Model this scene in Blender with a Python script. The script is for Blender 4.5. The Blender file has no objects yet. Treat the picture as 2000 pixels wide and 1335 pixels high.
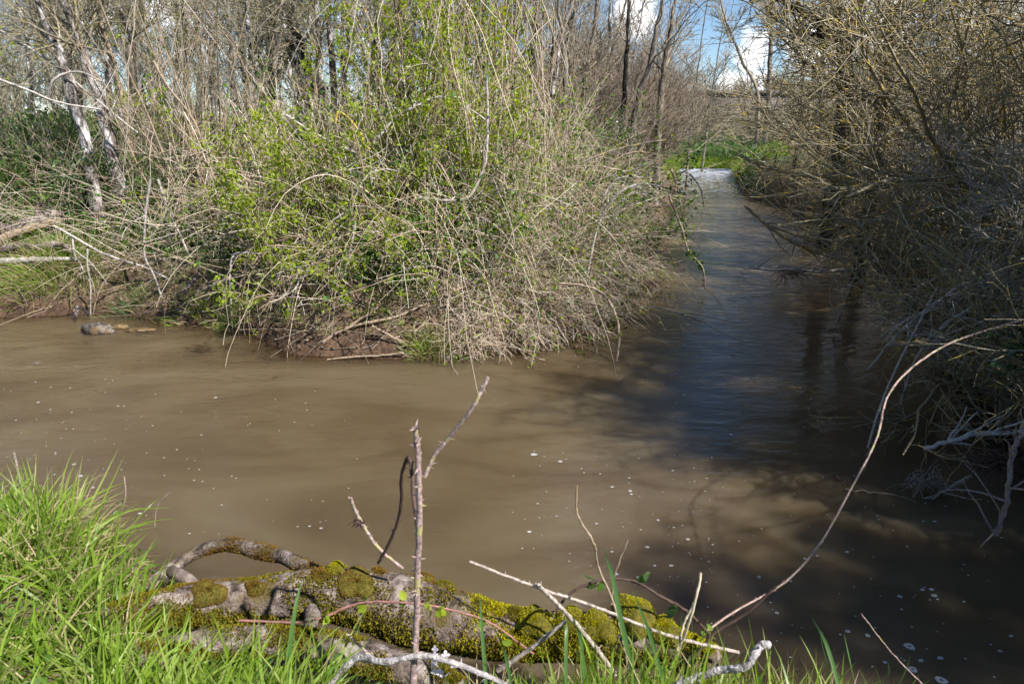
import bpy, math, random
import numpy as np
from mathutils import Vector

# ------------------------------------------------------------------ camera, sky, sun, exposure
scene = bpy.context.scene
col = scene.collection
R = math.radians
CAM_H, PITCH, FPX = 1.8, R(17.8), 1333.0          # metres above the water, tilt down, focal length in photo pixels

cam = bpy.data.cameras.new('camera'); cam_o = bpy.data.objects.new('camera', cam); col.objects.link(cam_o)
cam.sensor_width = 36.0; cam.lens = 24.0; cam.clip_start = 0.05; cam.clip_end = 2000
cam.dof.use_dof = True; cam.dof.focus_distance = 6.0; cam.dof.aperture_fstop = 9.0
cam_o.location = (0, 0, CAM_H); cam_o.rotation_euler = (math.pi/2 - PITCH, 0, 0)
scene.camera = cam_o

SUN_EL, SUN_AZ = R(46), R(127)                     # azimuth clockwise from +Y (the view) : from the right, a little behind
sun_dir = Vector((math.sin(SUN_AZ)*math.cos(SUN_EL), math.cos(SUN_AZ)*math.cos(SUN_EL), math.sin(SUN_EL)))
sl = bpy.data.lights.new('sun', 'SUN'); sl.energy = 5.0; sl.angle = R(0.53); sl.color = (1.0, 0.965, 0.915)
so = bpy.data.objects.new('sun', sl); col.objects.link(so)
so.rotation_euler = sun_dir.to_track_quat('Z', 'Y').to_euler(); so.location = (20, -10, 25)

world = bpy.data.worlds.new('World'); scene.world = world; world.use_nodes = True
def build_world():
    nt = world.node_tree; N = nt.nodes; Lk = nt.links; N.clear()
    out = N.new('ShaderNodeOutputWorld'); bg = N.new('ShaderNodeBackground'); bg.inputs['Strength'].default_value = 0.082
    sky = N.new('ShaderNodeTexSky'); sky.sky_type = 'NISHITA'; sky.sun_disc = False
    sky.sun_elevation = SUN_EL; sky.sun_rotation = SUN_AZ; sky.air_density = 1.0; sky.dust_density = 0.0; sky.ozone_density = 5.0
    sky.altitude = 900
    tc = N.new('ShaderNodeTexCoord'); mp = N.new('ShaderNodeMapping'); mp.inputs['Scale'].default_value = (1, 1, 1.5)
    def math_(op, a, b):
        m = N.new('ShaderNodeMath'); m.operation = op
        for k, v in enumerate((a, b)):
            if hasattr(v, 'is_linked'): Lk.new(v, m.inputs[k])
            else: m.inputs[k].default_value = v
        return m.outputs[0]
    no = N.new('ShaderNodeTexNoise'); no.inputs['Scale'].default_value = 11.0; no.inputs['Detail'].default_value = 9; no.inputs['Roughness'].default_value = 0.58
    Lk.new(tc.outputs['Generated'], mp.inputs['Vector']); Lk.new(mp.outputs[0], no.inputs['Vector'])
    best = None                                    # cumulus heaps low over the stream, a few others round the sky
    for px, py, r in ((1468, 120, .040), (1478, 155, .034), (1235, 25, .036), (1600, 95, .055), (1700, 30, .07), (1425, 165, .035), (300, -400, .3), (2600, -300, .35), (900, -900, .25)):
        d = Vector((0, math.cos(PITCH), -math.sin(PITCH)))+Vector(((px-1000)/FPX, 0, 0))+Vector((0, math.sin(PITCH), math.cos(PITCH)))*((667.5-py)/FPX); d.normalize()
        vm = N.new('ShaderNodeVectorMath'); vm.operation = 'DISTANCE'; Lk.new(tc.outputs['Generated'], vm.inputs[0]); vm.inputs[1].default_value = d
        f = math_('SUBTRACT', 1.0, math_('DIVIDE', vm.outputs['Value'], r)); best = f if best is None else math_('MAXIMUM', best, f)
    m = math_('ADD', math_('MAXIMUM', best, -.6), math_('MULTIPLY', math_('SUBTRACT', no.outputs['Fac'], .5), 2.6))
    rp = N.new('ShaderNodeValToRGB'); rp.color_ramp.elements[0].position = 0.12; rp.color_ramp.elements[1].position = 0.52; Lk.new(m, rp.inputs[0])
    mx = N.new('ShaderNodeMixRGB'); mx.inputs['Color2'].default_value = (12, 12.1, 12.4, 1)
    Lk.new(rp.outputs[0], mx.inputs['Fac']); Lk.new(sky.outputs[0], mx.inputs['Color1']); Lk.new(mx.outputs[0], bg.inputs['Color'])
    Lk.new(bg.outputs[0], out.inputs[0])
build_world()
scene.view_settings.view_transform = 'Standard'; scene.view_settings.look = 'None'
scene.view_settings.exposure = 0.84; scene.view_settings.gamma = 1.0
scene.cycles.max_bounces = 6; scene.cycles.diffuse_bounces = 3; scene.cycles.glossy_bounces = 3
scene.cycles.transmission_bounces = 3; scene.cycles.transparent_max_bounces = 8
scene.cycles.caustics_reflective = False; scene.cycles.caustics_refractive = False

rng = np.random.default_rng(7); random.seed(7)

# ------------------------------------------------------------------ helpers: where a direction of view meets the place
FWD = np.array([0, math.cos(PITCH), -math.sin(PITCH)]); UPV = np.array([0, math.sin(PITCH), math.cos(PITCH)])
def ray(px, py): return FWD + (px-1000)/FPX*np.array([1., 0, 0]) + (667.5-py)/FPX*UPV
def at_z(px, py, z=0.0): d = ray(px, py); return np.array([0, 0, CAM_H]) + d*((z-CAM_H)/d[2])
def at_y(px, py, Y): d = ray(px, py); return np.array([0, 0, CAM_H]) + d*(Y/d[1])

# ------------------------------------------------------------------ helpers: meshes from arrays
class MB:
    def __init__(s): s.v = []; s.q = []; s.t = []; s.n = 0; s.sm = []
    def add(s, V, Q=None, T=None):
        V = np.asarray(V, float).reshape(-1, 3)
        if Q is not None and len(Q): s.q.append(np.asarray(Q).reshape(-1, 4)+s.n)
        if T is not None and len(T): s.t.append(np.asarray(T).reshape(-1, 3)+s.n)
        s.v.append(V); s.n += len(V); return s
    def mesh(s, name, mat, smooth=True):
        V = np.concatenate(s.v) if s.v else np.zeros((0, 3))
        Q = np.concatenate(s.q) if s.q else np.zeros((0, 4), int)
        T = np.concatenate(s.t) if s.t else np.zeros((0, 3), int)
        me = bpy.data.meshes.new(name)
        me.vertices.add(len(V)); me.vertices.foreach_set('co', V.astype(np.float32).ravel())
        nl = Q.size+T.size; me.loops.add(nl)
        me.loops.foreach_set('vertex_index', np.concatenate([Q.ravel(), T.ravel()]).astype(np.int32))
        npg = len(Q)+len(T); me.polygons.add(npg)
        st = np.concatenate([np.arange(len(Q))*4, Q.size+np.arange(len(T))*3]).astype(np.int32)
        me.polygons.foreach_set('loop_start', st)
        try: me.polygons.foreach_set('loop_total', np.concatenate([np.full(len(Q), 4), np.full(len(T), 3)]).astype(np.int32))
        except Exception: pass
        if smooth: me.polygons.foreach_set('use_smooth', np.ones(npg, bool))
        me.update(calc_edges=True); me.validate()
        if mat: me.materials.append(mat)
        return me
    def build(s, name, mat, parent=None, smooth=True, loc=None):
        o = bpy.data.objects.new(name, s.mesh(name, mat, smooth)); col.objects.link(o)
        if parent is not None: o.parent = parent
        if loc is not None: o.location = loc
        return o
def tag(o, label=None, cat=None, group=None, kind=None):
    if label: o['label'] = label
    if cat: o['category'] = cat
    if group: o['group'] = group
    if kind: o['kind'] = kind
    return o
def thing(name, label, cat, loc=(0, 0, 0), group=None):
    o = bpy.data.objects.new(name, None); col.objects.link(o); o.location = loc; o.empty_display_size = 0.1
    return tag(o, label, cat, group)
def dup(root, loc, rotz, sc=(1, 1, 1), label=None, group=None):
    r = root.copy(); col.objects.link(r); r.location = loc; r.rotation_euler = (0, 0, rotz); r.scale = sc
    if label: r['label'] = label
    if group: r['group'] = group
    for ch in list(root.children):
        c = ch.copy(); col.objects.link(c); c.parent = r
        for g in list(ch.children):
            d = g.copy(); col.objects.link(d); d.parent = c
    return r

def nrm(a): return a/np.maximum(np.linalg.norm(a, axis=-1, keepdims=True), 1e-9)
def tubes(mb, P, r, sides=3):
    """P (N,K,3) paths, r (N,K) radii."""
    P = np.asarray(P, float); r = np.asarray(r, float)
    N, K = P.shape[:2]
    if N == 0: return mb
    T = nrm(np.gradient(P, axis=1)); ov = nrm(P[:, -1]-P[:, 0]+1e-6)
    ref = np.where(np.abs(ov[:, 2:3]) < 0.8, np.array([[0, 0, 1.]]), np.array([[1., 0, 0]]))[:, None, :]
    A = nrm(np.cross(T, np.broadcast_to(ref, T.shape))); B = np.cross(T, A)
    th = np.arange(sides)*2*math.pi/sides
    V = P[:, :, None, :] + r[:, :, None, None]*(np.cos(th)[None, None, :, None]*A[:, :, None, :]+np.sin(th)[None, None, :, None]*B[:, :, None, :])
    idx = np.arange(N*K*sides).reshape(N, K, sides)
    a = idx[:, :-1]; b = idx[:, 1:]
    Q = np.stack([a, np.roll(a, -1, 2), np.roll(b, -1, 2), b], -1)
    return mb.add(V, Q)
def grow(P0, D0, L, K, wander=0.15, pull=0.0, g=None, axis=(0, 0, 1)):
    g = g or rng
    N = len(P0); P = np.empty((N, K, 3)); P[:, 0] = P0; D = nrm(np.asarray(D0, float)); step = (np.asarray(L)/(K-1))[:, None]
    pull = np.broadcast_to(np.asarray(pull, float).reshape(-1, 1), (N, 1)); axis = np.asarray(axis, float)
    for k in range(1, K):
        D = nrm(D+g.normal(0, wander, (N, 3))+pull*axis)
        P[:, k] = P[:, k-1]+D*step
    return P
def taper(r0, K, tip=0.15, pw=1.0):
    t = np.linspace(0, 1, K)**pw
    return np.asarray(r0)[:, None]*(1-t*(1-tip))[None, :]
def kids(P, r, n, t0, t1, lr, ang, K, wander, pull, rs, tip=0.2, scale_by_pos=True, g=None):
    """n side shoots per path."""
    g = g or rng
    N, Kp = P.shape[:2]; par = np.repeat(np.arange(N), n); t = g.uniform(t0, t1, N*n)
    f = t*(Kp-1); i = np.minimum(f.astype(int), Kp-2); u = (f-i)[:, None]
    p = P[par, i]*(1-u)+P[par, i+1]*u; d = nrm(P[par, i+1]-P[par, i])
    rad = r[par, i]*(1-u[:, 0])+r[par, i+1]*u[:, 0]
    side = nrm(np.cross(d, g.normal(0, 1, (N*n, 3)))); a = g.uniform(ang[0], ang[1], N*n)[:, None]
    D = d*np.cos(a)+side*np.sin(a)
    L = g.uniform(lr[0], lr[1], N*n)
    if scale_by_pos: L = L*(1.1-0.6*t)
    Q = grow(p, D, L, K, wander, pull, g)
    return Q, taper(rad*rs, K, tip)
def leafquads(mb, p, size, g=None, axis=None, spread=1.0, wr=0.62, fold=0.12):
    g = g or rng
    n = len(p); size = np.broadcast_to(size, (n,))[:, None]
    a = g.normal(0, 1, (n, 3)) if axis is None else axis+g.normal(0, spread, (n, 3))
    a = nrm(a); b = nrm(np.cross(a, g.normal(0, 1, (n, 3)))); c = np.cross(a, b)
    V = np.stack([p, p+a*size*0.45+b*size*wr*.5+c*size*fold, p+a*size, p+a*size*0.45-b*size*wr*.5+c*size*fold], 1)
    return mb.add(V, np.arange(n*4).reshape(n, 4))
def leafshapes(mb, p, size, g, axis):
    """larger leaves seen close: pointed, toothed oval with a fold along the midrib"""
    n = len(p); size = np.broadcast_to(size, (n,))[:, None]; a = nrm(axis); b = nrm(np.cross(a, g.normal(0, 1, (n, 3)))); c = np.cross(a, b); m = 9; t = np.linspace(0, 1, m); w = .36*np.sin(np.pi*t**.8)**.8*(1+.12*(-1.0)**np.arange(m)); w[0] = w[-1] = .015; curl = -.18*t**2; V = []
    for k in range(m): V += [p+a*size*t[k]+c*size*curl[k]-b*size*w[k]+c*size*.16*w[k]*2, p+a*size*t[k]+c*size*curl[k], p+a*size*t[k]+c*size*curl[k]+b*size*w[k]+c*size*.16*w[k]*2]
    V = np.stack(V, 1); i = np.arange(n*m*3).reshape(n, m, 3); return mb.add(V, np.concatenate([np.stack([i[:, :-1, q], i[:, :-1, q+1], i[:, 1:, q+1], i[:, 1:, q]], -1) for q in (0, 1)], 0))
def along(P, n, t0=0.0, t1=1.0, g=None):
    g = g or rng
    N, K = P.shape[:2]; par = g.integers(0, N, n); f = g.uniform(t0, t1, n)*(K-1); i = np.minimum(f.astype(int), K-2); u = (f-i)[:, None]
    return P[par, i]*(1-u)+P[par, i+1]*u
def catmull(pts, K):
    pts = np.asarray(pts, float); p = np.vstack([2*pts[0]-pts[1], pts, 2*pts[-1]-pts[-2]]); m = len(pts)-1
    s = np.linspace(0, m, K); i = np.minimum(s.astype(int), m-1); u = (s-i)[:, None]
    a, b, c, d = p[i], p[i+1], p[i+2], p[i+3]
    return 0.5*((2*b)+(-a+c)*u+(2*a-5*b+4*c-d)*u**2+(-a+3*b-3*c+d)*u**3)
def vnoise(x, y, s, seed=0):
    """cheap smooth value noise in the plane"""
    x = np.asarray(x)/s+seed*17.3; y = np.asarray(y)/s+seed*9.1
    def h(i, j): v = np.sin(i*127.1+j*311.7+seed*7.7)*43758.5453; return v-np.floor(v)
    i = np.floor(x); j = np.floor(y); u = x-i; v = y-j; u = u*u*(3-2*u); v = v*v*(3-2*v)
    return (h(i, j)*(1-u)+h(i+1, j)*u)*(1-v)+(h(i, j+1)*(1-u)+h(i+1, j+1)*u)*v

# ------------------------------------------------------------------ materials
def newmat(name):
    m = bpy.data.materials.new(name); m.use_nodes = True; nt = m.node_tree; nt.nodes.clear()
    o = nt.nodes.new('ShaderNodeOutputMaterial'); return m, nt, nt.nodes, nt.links, o
def ramp(N, stops):
    r = N.new('ShaderNodeValToRGB'); e = r.color_ramp.elements
    while len(e) < len(stops): e.new(0.5)
    for k, (p, c) in enumerate(stops): e[k].position = p; e[k].color = (*c, 1)
    return r
def twig_mat(name, cols, lichen=None, lich_amt=0.0, lscale=18.0, rough=0.75, vs=60, vr=(.62, 1.25)):
    m, nt, N, L, o = newmat(name)
    ge = N.new('ShaderNodeNewGeometry'); r = ramp(N, [(i/(len(cols)-1), c) for i, c in enumerate(cols)])
    b = N.new('ShaderNodeBsdfPrincipled'); b.inputs['Roughness'].default_value = rough; b.inputs['Specular IOR Level'].default_value = 0.3
    L.new(ge.outputs['Random Per Island'], r.inputs[0]); c = r.outputs[0]
    tc = N.new('ShaderNodeTexCoord')
    n2 = N.new('ShaderNodeTexNoise'); n2.inputs['Scale'].default_value = vs; n2.inputs['Detail'].default_value = 3; L.new(tc.outputs['Object'], n2.inputs['Vector'])
    r2 = ramp(N, [(0.3, (vr[0],)*3), (0.7, (vr[1],)*3)]); L.new(n2.outputs['Fac'], r2.inputs[0])
    mu = N.new('ShaderNodeMixRGB'); mu.blend_type = 'MULTIPLY'; mu.inputs['Fac'].default_value = 1; L.new(c, mu.inputs['Color1']); L.new(r2.outputs[0], mu.inputs['Color2']); c = mu.outputs[0]
    if lichen:
        n = N.new('ShaderNodeTexNoise'); n.inputs['Scale'].default_value = lscale; n.inputs['Detail'].default_value = 2; L.new(tc.outputs['Object'], n.inputs['Vector'])
        rr = ramp(N, [(1-lich_amt-0.04, (0, 0, 0)), (1-lich_amt+0.04, (1, 1, 1))]); L.new(n.outputs['Fac'], rr.inputs[0])
        mx = N.new('ShaderNodeMixRGB'); mx.inputs['Color2'].default_value = (*lichen, 1); L.new(rr.outputs[0], mx.inputs['Fac']); L.new(c, mx.inputs['Color1']); c = mx.outputs[0]
    L.new(c, b.inputs['Base Color']); L.new(b.outputs[0], o.inputs[0]); return m
def leaf_mat(name, cols, trans=0.45, rough=0.5, spec=0.2):
    m, nt, N, L, o = newmat(name)
    ge = N.new('ShaderNodeNewGeometry'); r = ramp(N, [(i/(len(cols)-1), c) for i, c in enumerate(cols)])
    L.new(ge.outputs['Random Per Island'], r.inputs[0])
    b = N.new('ShaderNodeBsdfPrincipled'); b.inputs['Roughness'].default_value = rough; b.inputs['Specular IOR Level'].default_value = spec
    t = N.new('ShaderNodeBsdfTranslucent'); mx = N.new('ShaderNodeMixShader'); mx.inputs[0].default_value = trans
    hs = N.new('ShaderNodeHueSaturation'); hs.inputs['Saturation'].default_value = 1.15; hs.inputs['Value'].default_value = 1.25; hs.inputs['Hue'].default_value = 0.485
    L.new(r.outputs[0], hs.inputs['Color']); L.new(hs.outputs[0], t.inputs['Color'])
    L.new(r.outputs[0], b.inputs['Base Color']); L.new(b.outputs[0], mx.inputs[1]); L.new(t.outputs[0], mx.inputs[2]); L.new(mx.outputs[0], o.inputs[0]); return m
def bark_mat(name, dark, mid, pale, t0=0.42, t1=0.58, scale=7.0, moss=None, moss_t=0.6, stretch=0.45):
    m, nt, N, L, o = newmat(name)
    tc = N.new('ShaderNodeTexCoord'); mp = N.new('ShaderNodeMapping'); mp.inputs['Scale'].default_value = (1, 1, stretch); L.new(tc.outputs['Object'], mp.inputs['Vector'])
    n = N.new('ShaderNodeTexNoise'); n.inputs['Scale'].default_value = scale; n.inputs['Detail'].default_value = 6; n.inputs['Roughness'].default_value = 0.68; L.new(mp.outputs[0], n.inputs['Vector'])
    r = ramp(N, [(t0, dark), ((t0+t1)/2, mid), (t1, pale)]); L.new(n.outputs['Fac'], r.inputs[0]); c = r.outputs[0]
    if moss:
        n3 = N.new('ShaderNodeTexNoise'); n3.inputs['Scale'].default_value = scale*0.5; n3.inputs['Detail'].default_value = 5; L.new(tc.outputs['Object'], n3.inputs['Vector'])
        rr = ramp(N, [(moss_t-0.05, (0, 0, 0)), (moss_t+0.05, (1, 1, 1))]); L.new(n3.outputs['Fac'], rr.inputs[0])
        mx = N.new('ShaderNodeMixRGB'); mx.inputs['Color2'].default_value = (*moss, 1); L.new(rr.outputs[0], mx.inputs['Fac']); L.new(c, mx.inputs['Color1']); c = mx.outputs[0]
    n2 = N.new('ShaderNodeTexNoise'); n2.inputs['Scale'].default_value = scale*5; n2.inputs['Detail'].default_value = 5; L.new(mp.outputs[0], n2.inputs['Vector'])
    bu = N.new('ShaderNodeBump'); bu.inputs['Strength'].default_value = 0.6; bu.inputs['Distance'].default_value = 0.02; L.new(n2.outputs['Fac'], bu.inputs['Height'])
    b = N.new('ShaderNodeBsdfPrincipled'); b.inputs['Roughness'].default_value = 0.85; b.inputs['Specular IOR Level'].default_value = 0.2
    L.new(c, b.inputs['Base Color']); L.new(bu.outputs[0], b.inputs['Normal']); L.new(b.outputs[0], o.inputs[0]); return m

M = {}
M['straw'] = twig_mat('dry_bramble_stem', [(.50, .39, .27), (.66, .56, .43), (.56, .46, .34), (.70, .62, .50), (.32, .23, .16), (.62, .52, .39), (.40, .26, .17), (.24, .16, .11)])
M['greytwig'] = twig_mat('grey_twig', [(.20, .16, .12), (.32, .27, .20), (.26, .20, .15), (.38, .33, .26), (.16, .12, .09)], (.42, .28, .04), 0.36)
M['lichentwig'] = twig_mat('lichen_twig', [(.16, .13, .075), (.29, .24, .145), (.21, .17, .095), (.40, .35, .25), (.10, .08, .05)], (.46, .32, .05), 0.39)
M['palegrey'] = twig_mat('pale_grey_twig', [(.50, .45, .40), (.60, .55, .50), (.40, .35, .31), (.66, .61, .56)])
M['hazel'] = twig_mat('hazel_stem', [(.36, .27, .18), (.44, .35, .24), (.30, .22, .15), (.50, .42, .31)], (.45, .30, .06), 0.30)
M['woodtwig'] = twig_mat('woodland_twig', [(.30, .265, .185), (.19, .165, .11), (.37, .33, .24), (.25, .215, .14), (.34, .31, .25)], (.40, .30, .08), 0.36)
M['pinktwig'] = twig_mat('reddish_twig', [(.28, .215, .16), (.24, .18, .135), (.35, .29, .22), (.25, .18, .13)])
M['palebark'] = bark_mat('pale_blotched_bark', (.035, .030, .026), (.19, .165, .15), (.64, .60, .58), 0.41, 0.60, 12)
M['darkbark'] = bark_mat('dark_blotched_bark', (.020, .017, .015), (.06, .052, .045), (.46, .42, .42), 0.47, 0.64, 10)
M['greybark'] = bark_mat('grey_bark', (.06, .05, .04), (.17, .145, .115), (.32, .28, .23), 0.36, 0.62, 10)
M['mossbark'] = bark_mat('dark_mossy_bark', (.020, .017, .012), (.055, .046, .032), (.16, .14, .10), 0.38, 0.66, 12, (.09, .085, .02), 0.60)
M['deadwood'] = bark_mat('weathered_dead_wood', (.05, .036, .03), (.15, .112, .095), (.32, .27, .24), 0.36, 0.62, 9)
M['spring'] = leaf_mat('fresh_spring_leaf', [(.22, .32, .025), (.32, .42, .035), (.26, .36, .03), (.40, .47, .06), (.14, .23, .02), (.36, .41, .05)], 0.5)
M['bramble'] = leaf_mat('bramble_leaf', [(.05, .11, .02), (.08, .16, .025), (.12, .22, .03), (.06, .13, .04), (.16, .25, .04)], 0.35, 0.45, 0.25)
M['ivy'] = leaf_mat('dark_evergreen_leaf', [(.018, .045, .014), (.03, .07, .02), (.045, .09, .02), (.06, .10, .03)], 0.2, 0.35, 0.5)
M['grass'] = leaf_mat('grass_blade', [(.19, .31, .03), (.26, .39, .045), (.12, .23, .025), (.34, .46, .09), (.22, .34, .035), (.38, .42, .14), (.15, .27, .03)], 0.45, 0.38, 0.45)
M['bluegrass'] = leaf_mat('blue_green_grass_blade', [(.06, .14, .04), (.09, .19, .05), (.12, .22, .06)], 0.4, 0.4, 0.4)
M['deadgrass'] = leaf_mat('dry_grass_blade', [(.42, .33, .19), (.52, .42, .26), (.34, .25, .14)], 0.3, 0.6, 0.2)
M['litter'] = leaf_mat('dead_leaf', [(.12, .075, .045), (.20, .13, .08), (.28, .21, .15), (.09, .06, .04)], 0.15, 0.7, 0.15)

# ------------------------------------------------------------------ terrain and water outline
L_PX = [(0, 620), (110, 616), (210, 610), (330, 628), (440, 636), (520, 664), (570, 692), (660, 696), (760, 700), (850, 699), (930, 690), (1010, 680), (1090, 664),
        (1160, 640), (1195, 590), (1215, 545), (1250, 500), (1290, 450), (1318, 400), (1322, 360), (1316, 330)]
R_PX = [(1432, 330), (1440, 352), (1452, 380), (1530, 408), (1620, 448), (1700, 500), (1790, 580)]
poly = [(-22, 8.0), (-9, 6.7)] + [tuple(at_z(*p)[:2]) for p in L_PX] + [tuple(at_z(*p)[:2]) for p in R_PX] + \
       [(3.35, 4.6), (2.75, 3.0), (3.1, 1.5), (4.5, -1), (6, -7), (3.5, -7), (2.2, -1), (1.75, .5), (1.35, 1.05), (1.05, 1.36), (.75, 1.52), (.4, 1.56), (-.1, 1.54), (-.55, 1.52), (-.9, 1.70), (-1.15, 2.12),
        (-1.45, 2.3), (-2, 2.42), (-4, 2.75), (-9, 3.0), (-22, 3.4)]
poly = np.array(poly)
def sdist(x, y):
    """signed distance to the water's edge, positive on land"""
    x = np.asarray(x, float).ravel(); y = np.asarray(y, float).ravel(); best = np.full(x.shape, 1e9); inside = np.zeros(x.shape, bool)
    for (ax, ay), (bx, by) in zip(poly, np.roll(poly, -1, 0)):
        ex, ey = bx-ax, by-ay; t = np.clip(((x-ax)*ex+(y-ay)*ey)/(ex*ex+ey*ey+1e-12), 0, 1)
        best = np.minimum(best, np.hypot(x-ax-t*ex, y-ay-t*ey))
        c = (ay > y) != (by > y)
        with np.errstate(divide='ignore', invalid='ignore'): inside ^= c & (x < (bx-ax)*(y-ay)/(by-ay)+ax)
    return np.where(inside, -best, best)
def ground_z(x, y):
    sh = np.shape(x); x = np.asarray(x, float).ravel(); y = np.asarray(y, float).ravel(); d = sdist(x, y)
    near = (1/(1+np.exp((y-2.75+0.04*(x+2))*6)))*(1/(1+np.exp((x-2.4)*6)))
    far = 1/(1+np.exp(-(y-27.5)*2)); right = 1/(1+np.exp(-(x-(2.0+0.16*np.maximum(y, 0)))*4))*(1-near)
    Hb = 1.0*(1-near)+0.62*near; s = (0.95*(1-near)+0.20*near)*(1-right)+0.5*right; s = s*(1-far)+4.0*far; Hb = Hb+far*0.1
    n = (vnoise(x, y, 1.3, 1)-.5)*.22+(vnoise(x, y, .4, 2)-.5)*.10+(vnoise(x, y, .13, 3)-.5)*.05
    land = Hb*(1-np.exp(-np.maximum(d, 0)/s))+n*np.clip(d/0.5, 0, 1)*(1-.7*near)+0.012*np.clip(d-3, 0, 200)*.6
    land = np.where(d > 0, np.maximum(land, 0.012+0.08*d/(d+.2)), 0)
    sea = -0.55*(1-np.exp(np.minimum(d, 0)/0.75))-0.004
    return np.where(d > 0, land, sea).reshape(sh)
def ground_pt(x, y): return np.array([x, y, float(ground_z(np.array([x]), np.array([y]))[0])])

def grid_mesh(mb, xs, ys, zf):
    X, Y = np.meshgrid(xs, ys); Z = zf(X, Y); ny, nx = X.shape
    i = np.arange(nx*ny).reshape(ny, nx)
    return mb.add(np.stack([X, Y, Z], -1), np.stack([i[:-1, :-1], i[:-1, 1:], i[1:, 1:], i[1:, :-1]], -1))
def spaced(c, half, n, k):
    t = np.linspace(-1, 1, n); return c+half*np.sinh(k*t)/math.sinh(k)

def ground_mat():
    m, nt, N, L, o = newmat('earth'); tc = N.new('ShaderNodeTexCoord')
    n = N.new('ShaderNodeTexNoise'); n.inputs['Scale'].default_value = 5; n.inputs['Detail'].default_value = 9; n.inputs['Roughness'].default_value = .7; L.new(tc.outputs['Object'], n.inputs['Vector'])
    r = ramp(N, [(.30, (.05, .032, .022)), (.48, (.12, .078, .05)), (.60, (.18, .12, .08)), (.74, (.25, .18, .125))]); L.new(n.outputs['Fac'], r.inputs[0])
    at = N.new('ShaderNodeAttribute'); at.attribute_name = 'turf'
    n2 = N.new('ShaderNodeTexNoise'); n2.inputs['Scale'].default_value = 14; n2.inputs['Detail'].default_value = 6; L.new(tc.outputs['Object'], n2.inputs['Vector'])
    g = ramp(N, [(.35, (.045, .07, .02)), (.6, (.085, .125, .03)), (.75, (.17, .16, .07))]); L.new(n2.outputs['Fac'], g.inputs[0])
    mx = N.new('ShaderNodeMixRGB'); L.new(at.outputs['Fac'], mx.inputs['Fac']); L.new(r.outputs[0], mx.inputs['Color1']); L.new(g.outputs[0], mx.inputs['Color2'])
    b = N.new('ShaderNodeBsdfPrincipled'); b.inputs['Roughness'].default_value = .8; b.inputs['Specular IOR Level'].default_value = .25
    n3 = N.new('ShaderNodeTexNoise'); n3.inputs['Scale'].default_value = 30; n3.inputs['Detail'].default_value = 8; L.new(tc.outputs['Object'], n3.inputs['Vector'])
    bu = N.new('ShaderNodeBump'); bu.inputs['Strength'].default_value = .8; bu.inputs['Distance'].default_value = .03; L.new(n3.outputs['Fac'], bu.inputs['Height']); L.new(bu.outputs[0], b.inputs['Normal'])
    wt = N.new('ShaderNodeAttribute'); wt.attribute_name = 'wet'; mw = N.new('ShaderNodeMixRGB'); mw.blend_type = 'MULTIPLY'; mw.inputs['Color2'].default_value = (.62, .56, .50, 1); L.new(wt.outputs['Fac'], mw.inputs['Fac']); L.new(mx.outputs[0], mw.inputs['Color1'])
    L.new(mw.outputs[0], b.inputs['Base Color']); L.new(b.outputs[0], o.inputs[0]); return m
def build_ground():
    xs = spaced(0, 420, 420, 6.2); ys = 8+spaced(0, 420, 420, 5.8); mb = MB(); grid_mesh(mb, xs, ys, ground_z)
    o = mb.build('ground', ground_mat()); tag(o, kind='structure')
    V = np.concatenate(mb.v); d = sdist(V[:, 0], V[:, 1])
    turf = np.clip((d-.35)/.5, 0, 1)*np.clip(.35+.9*vnoise(V[:, 0], V[:, 1], .9, 5), 0, 1)
    turf = np.maximum(turf, np.clip((V[:, 1]-22)/2, 0, 1)*np.clip(d/.2, 0, 1))
    a = o.data.attributes.new('turf', 'FLOAT', 'POINT'); a.data.foreach_set('value', turf.astype(np.float32))
    wet = np.clip(1-(V[:, 2]-.03-.08*vnoise(V[:, 0], V[:, 1], .25, 12))/.10, 0, 1)
    a = o.data.attributes.new('wet', 'FLOAT', 'POINT'); a.data.foreach_set('value', wet.astype(np.float32))
build_ground()

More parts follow.
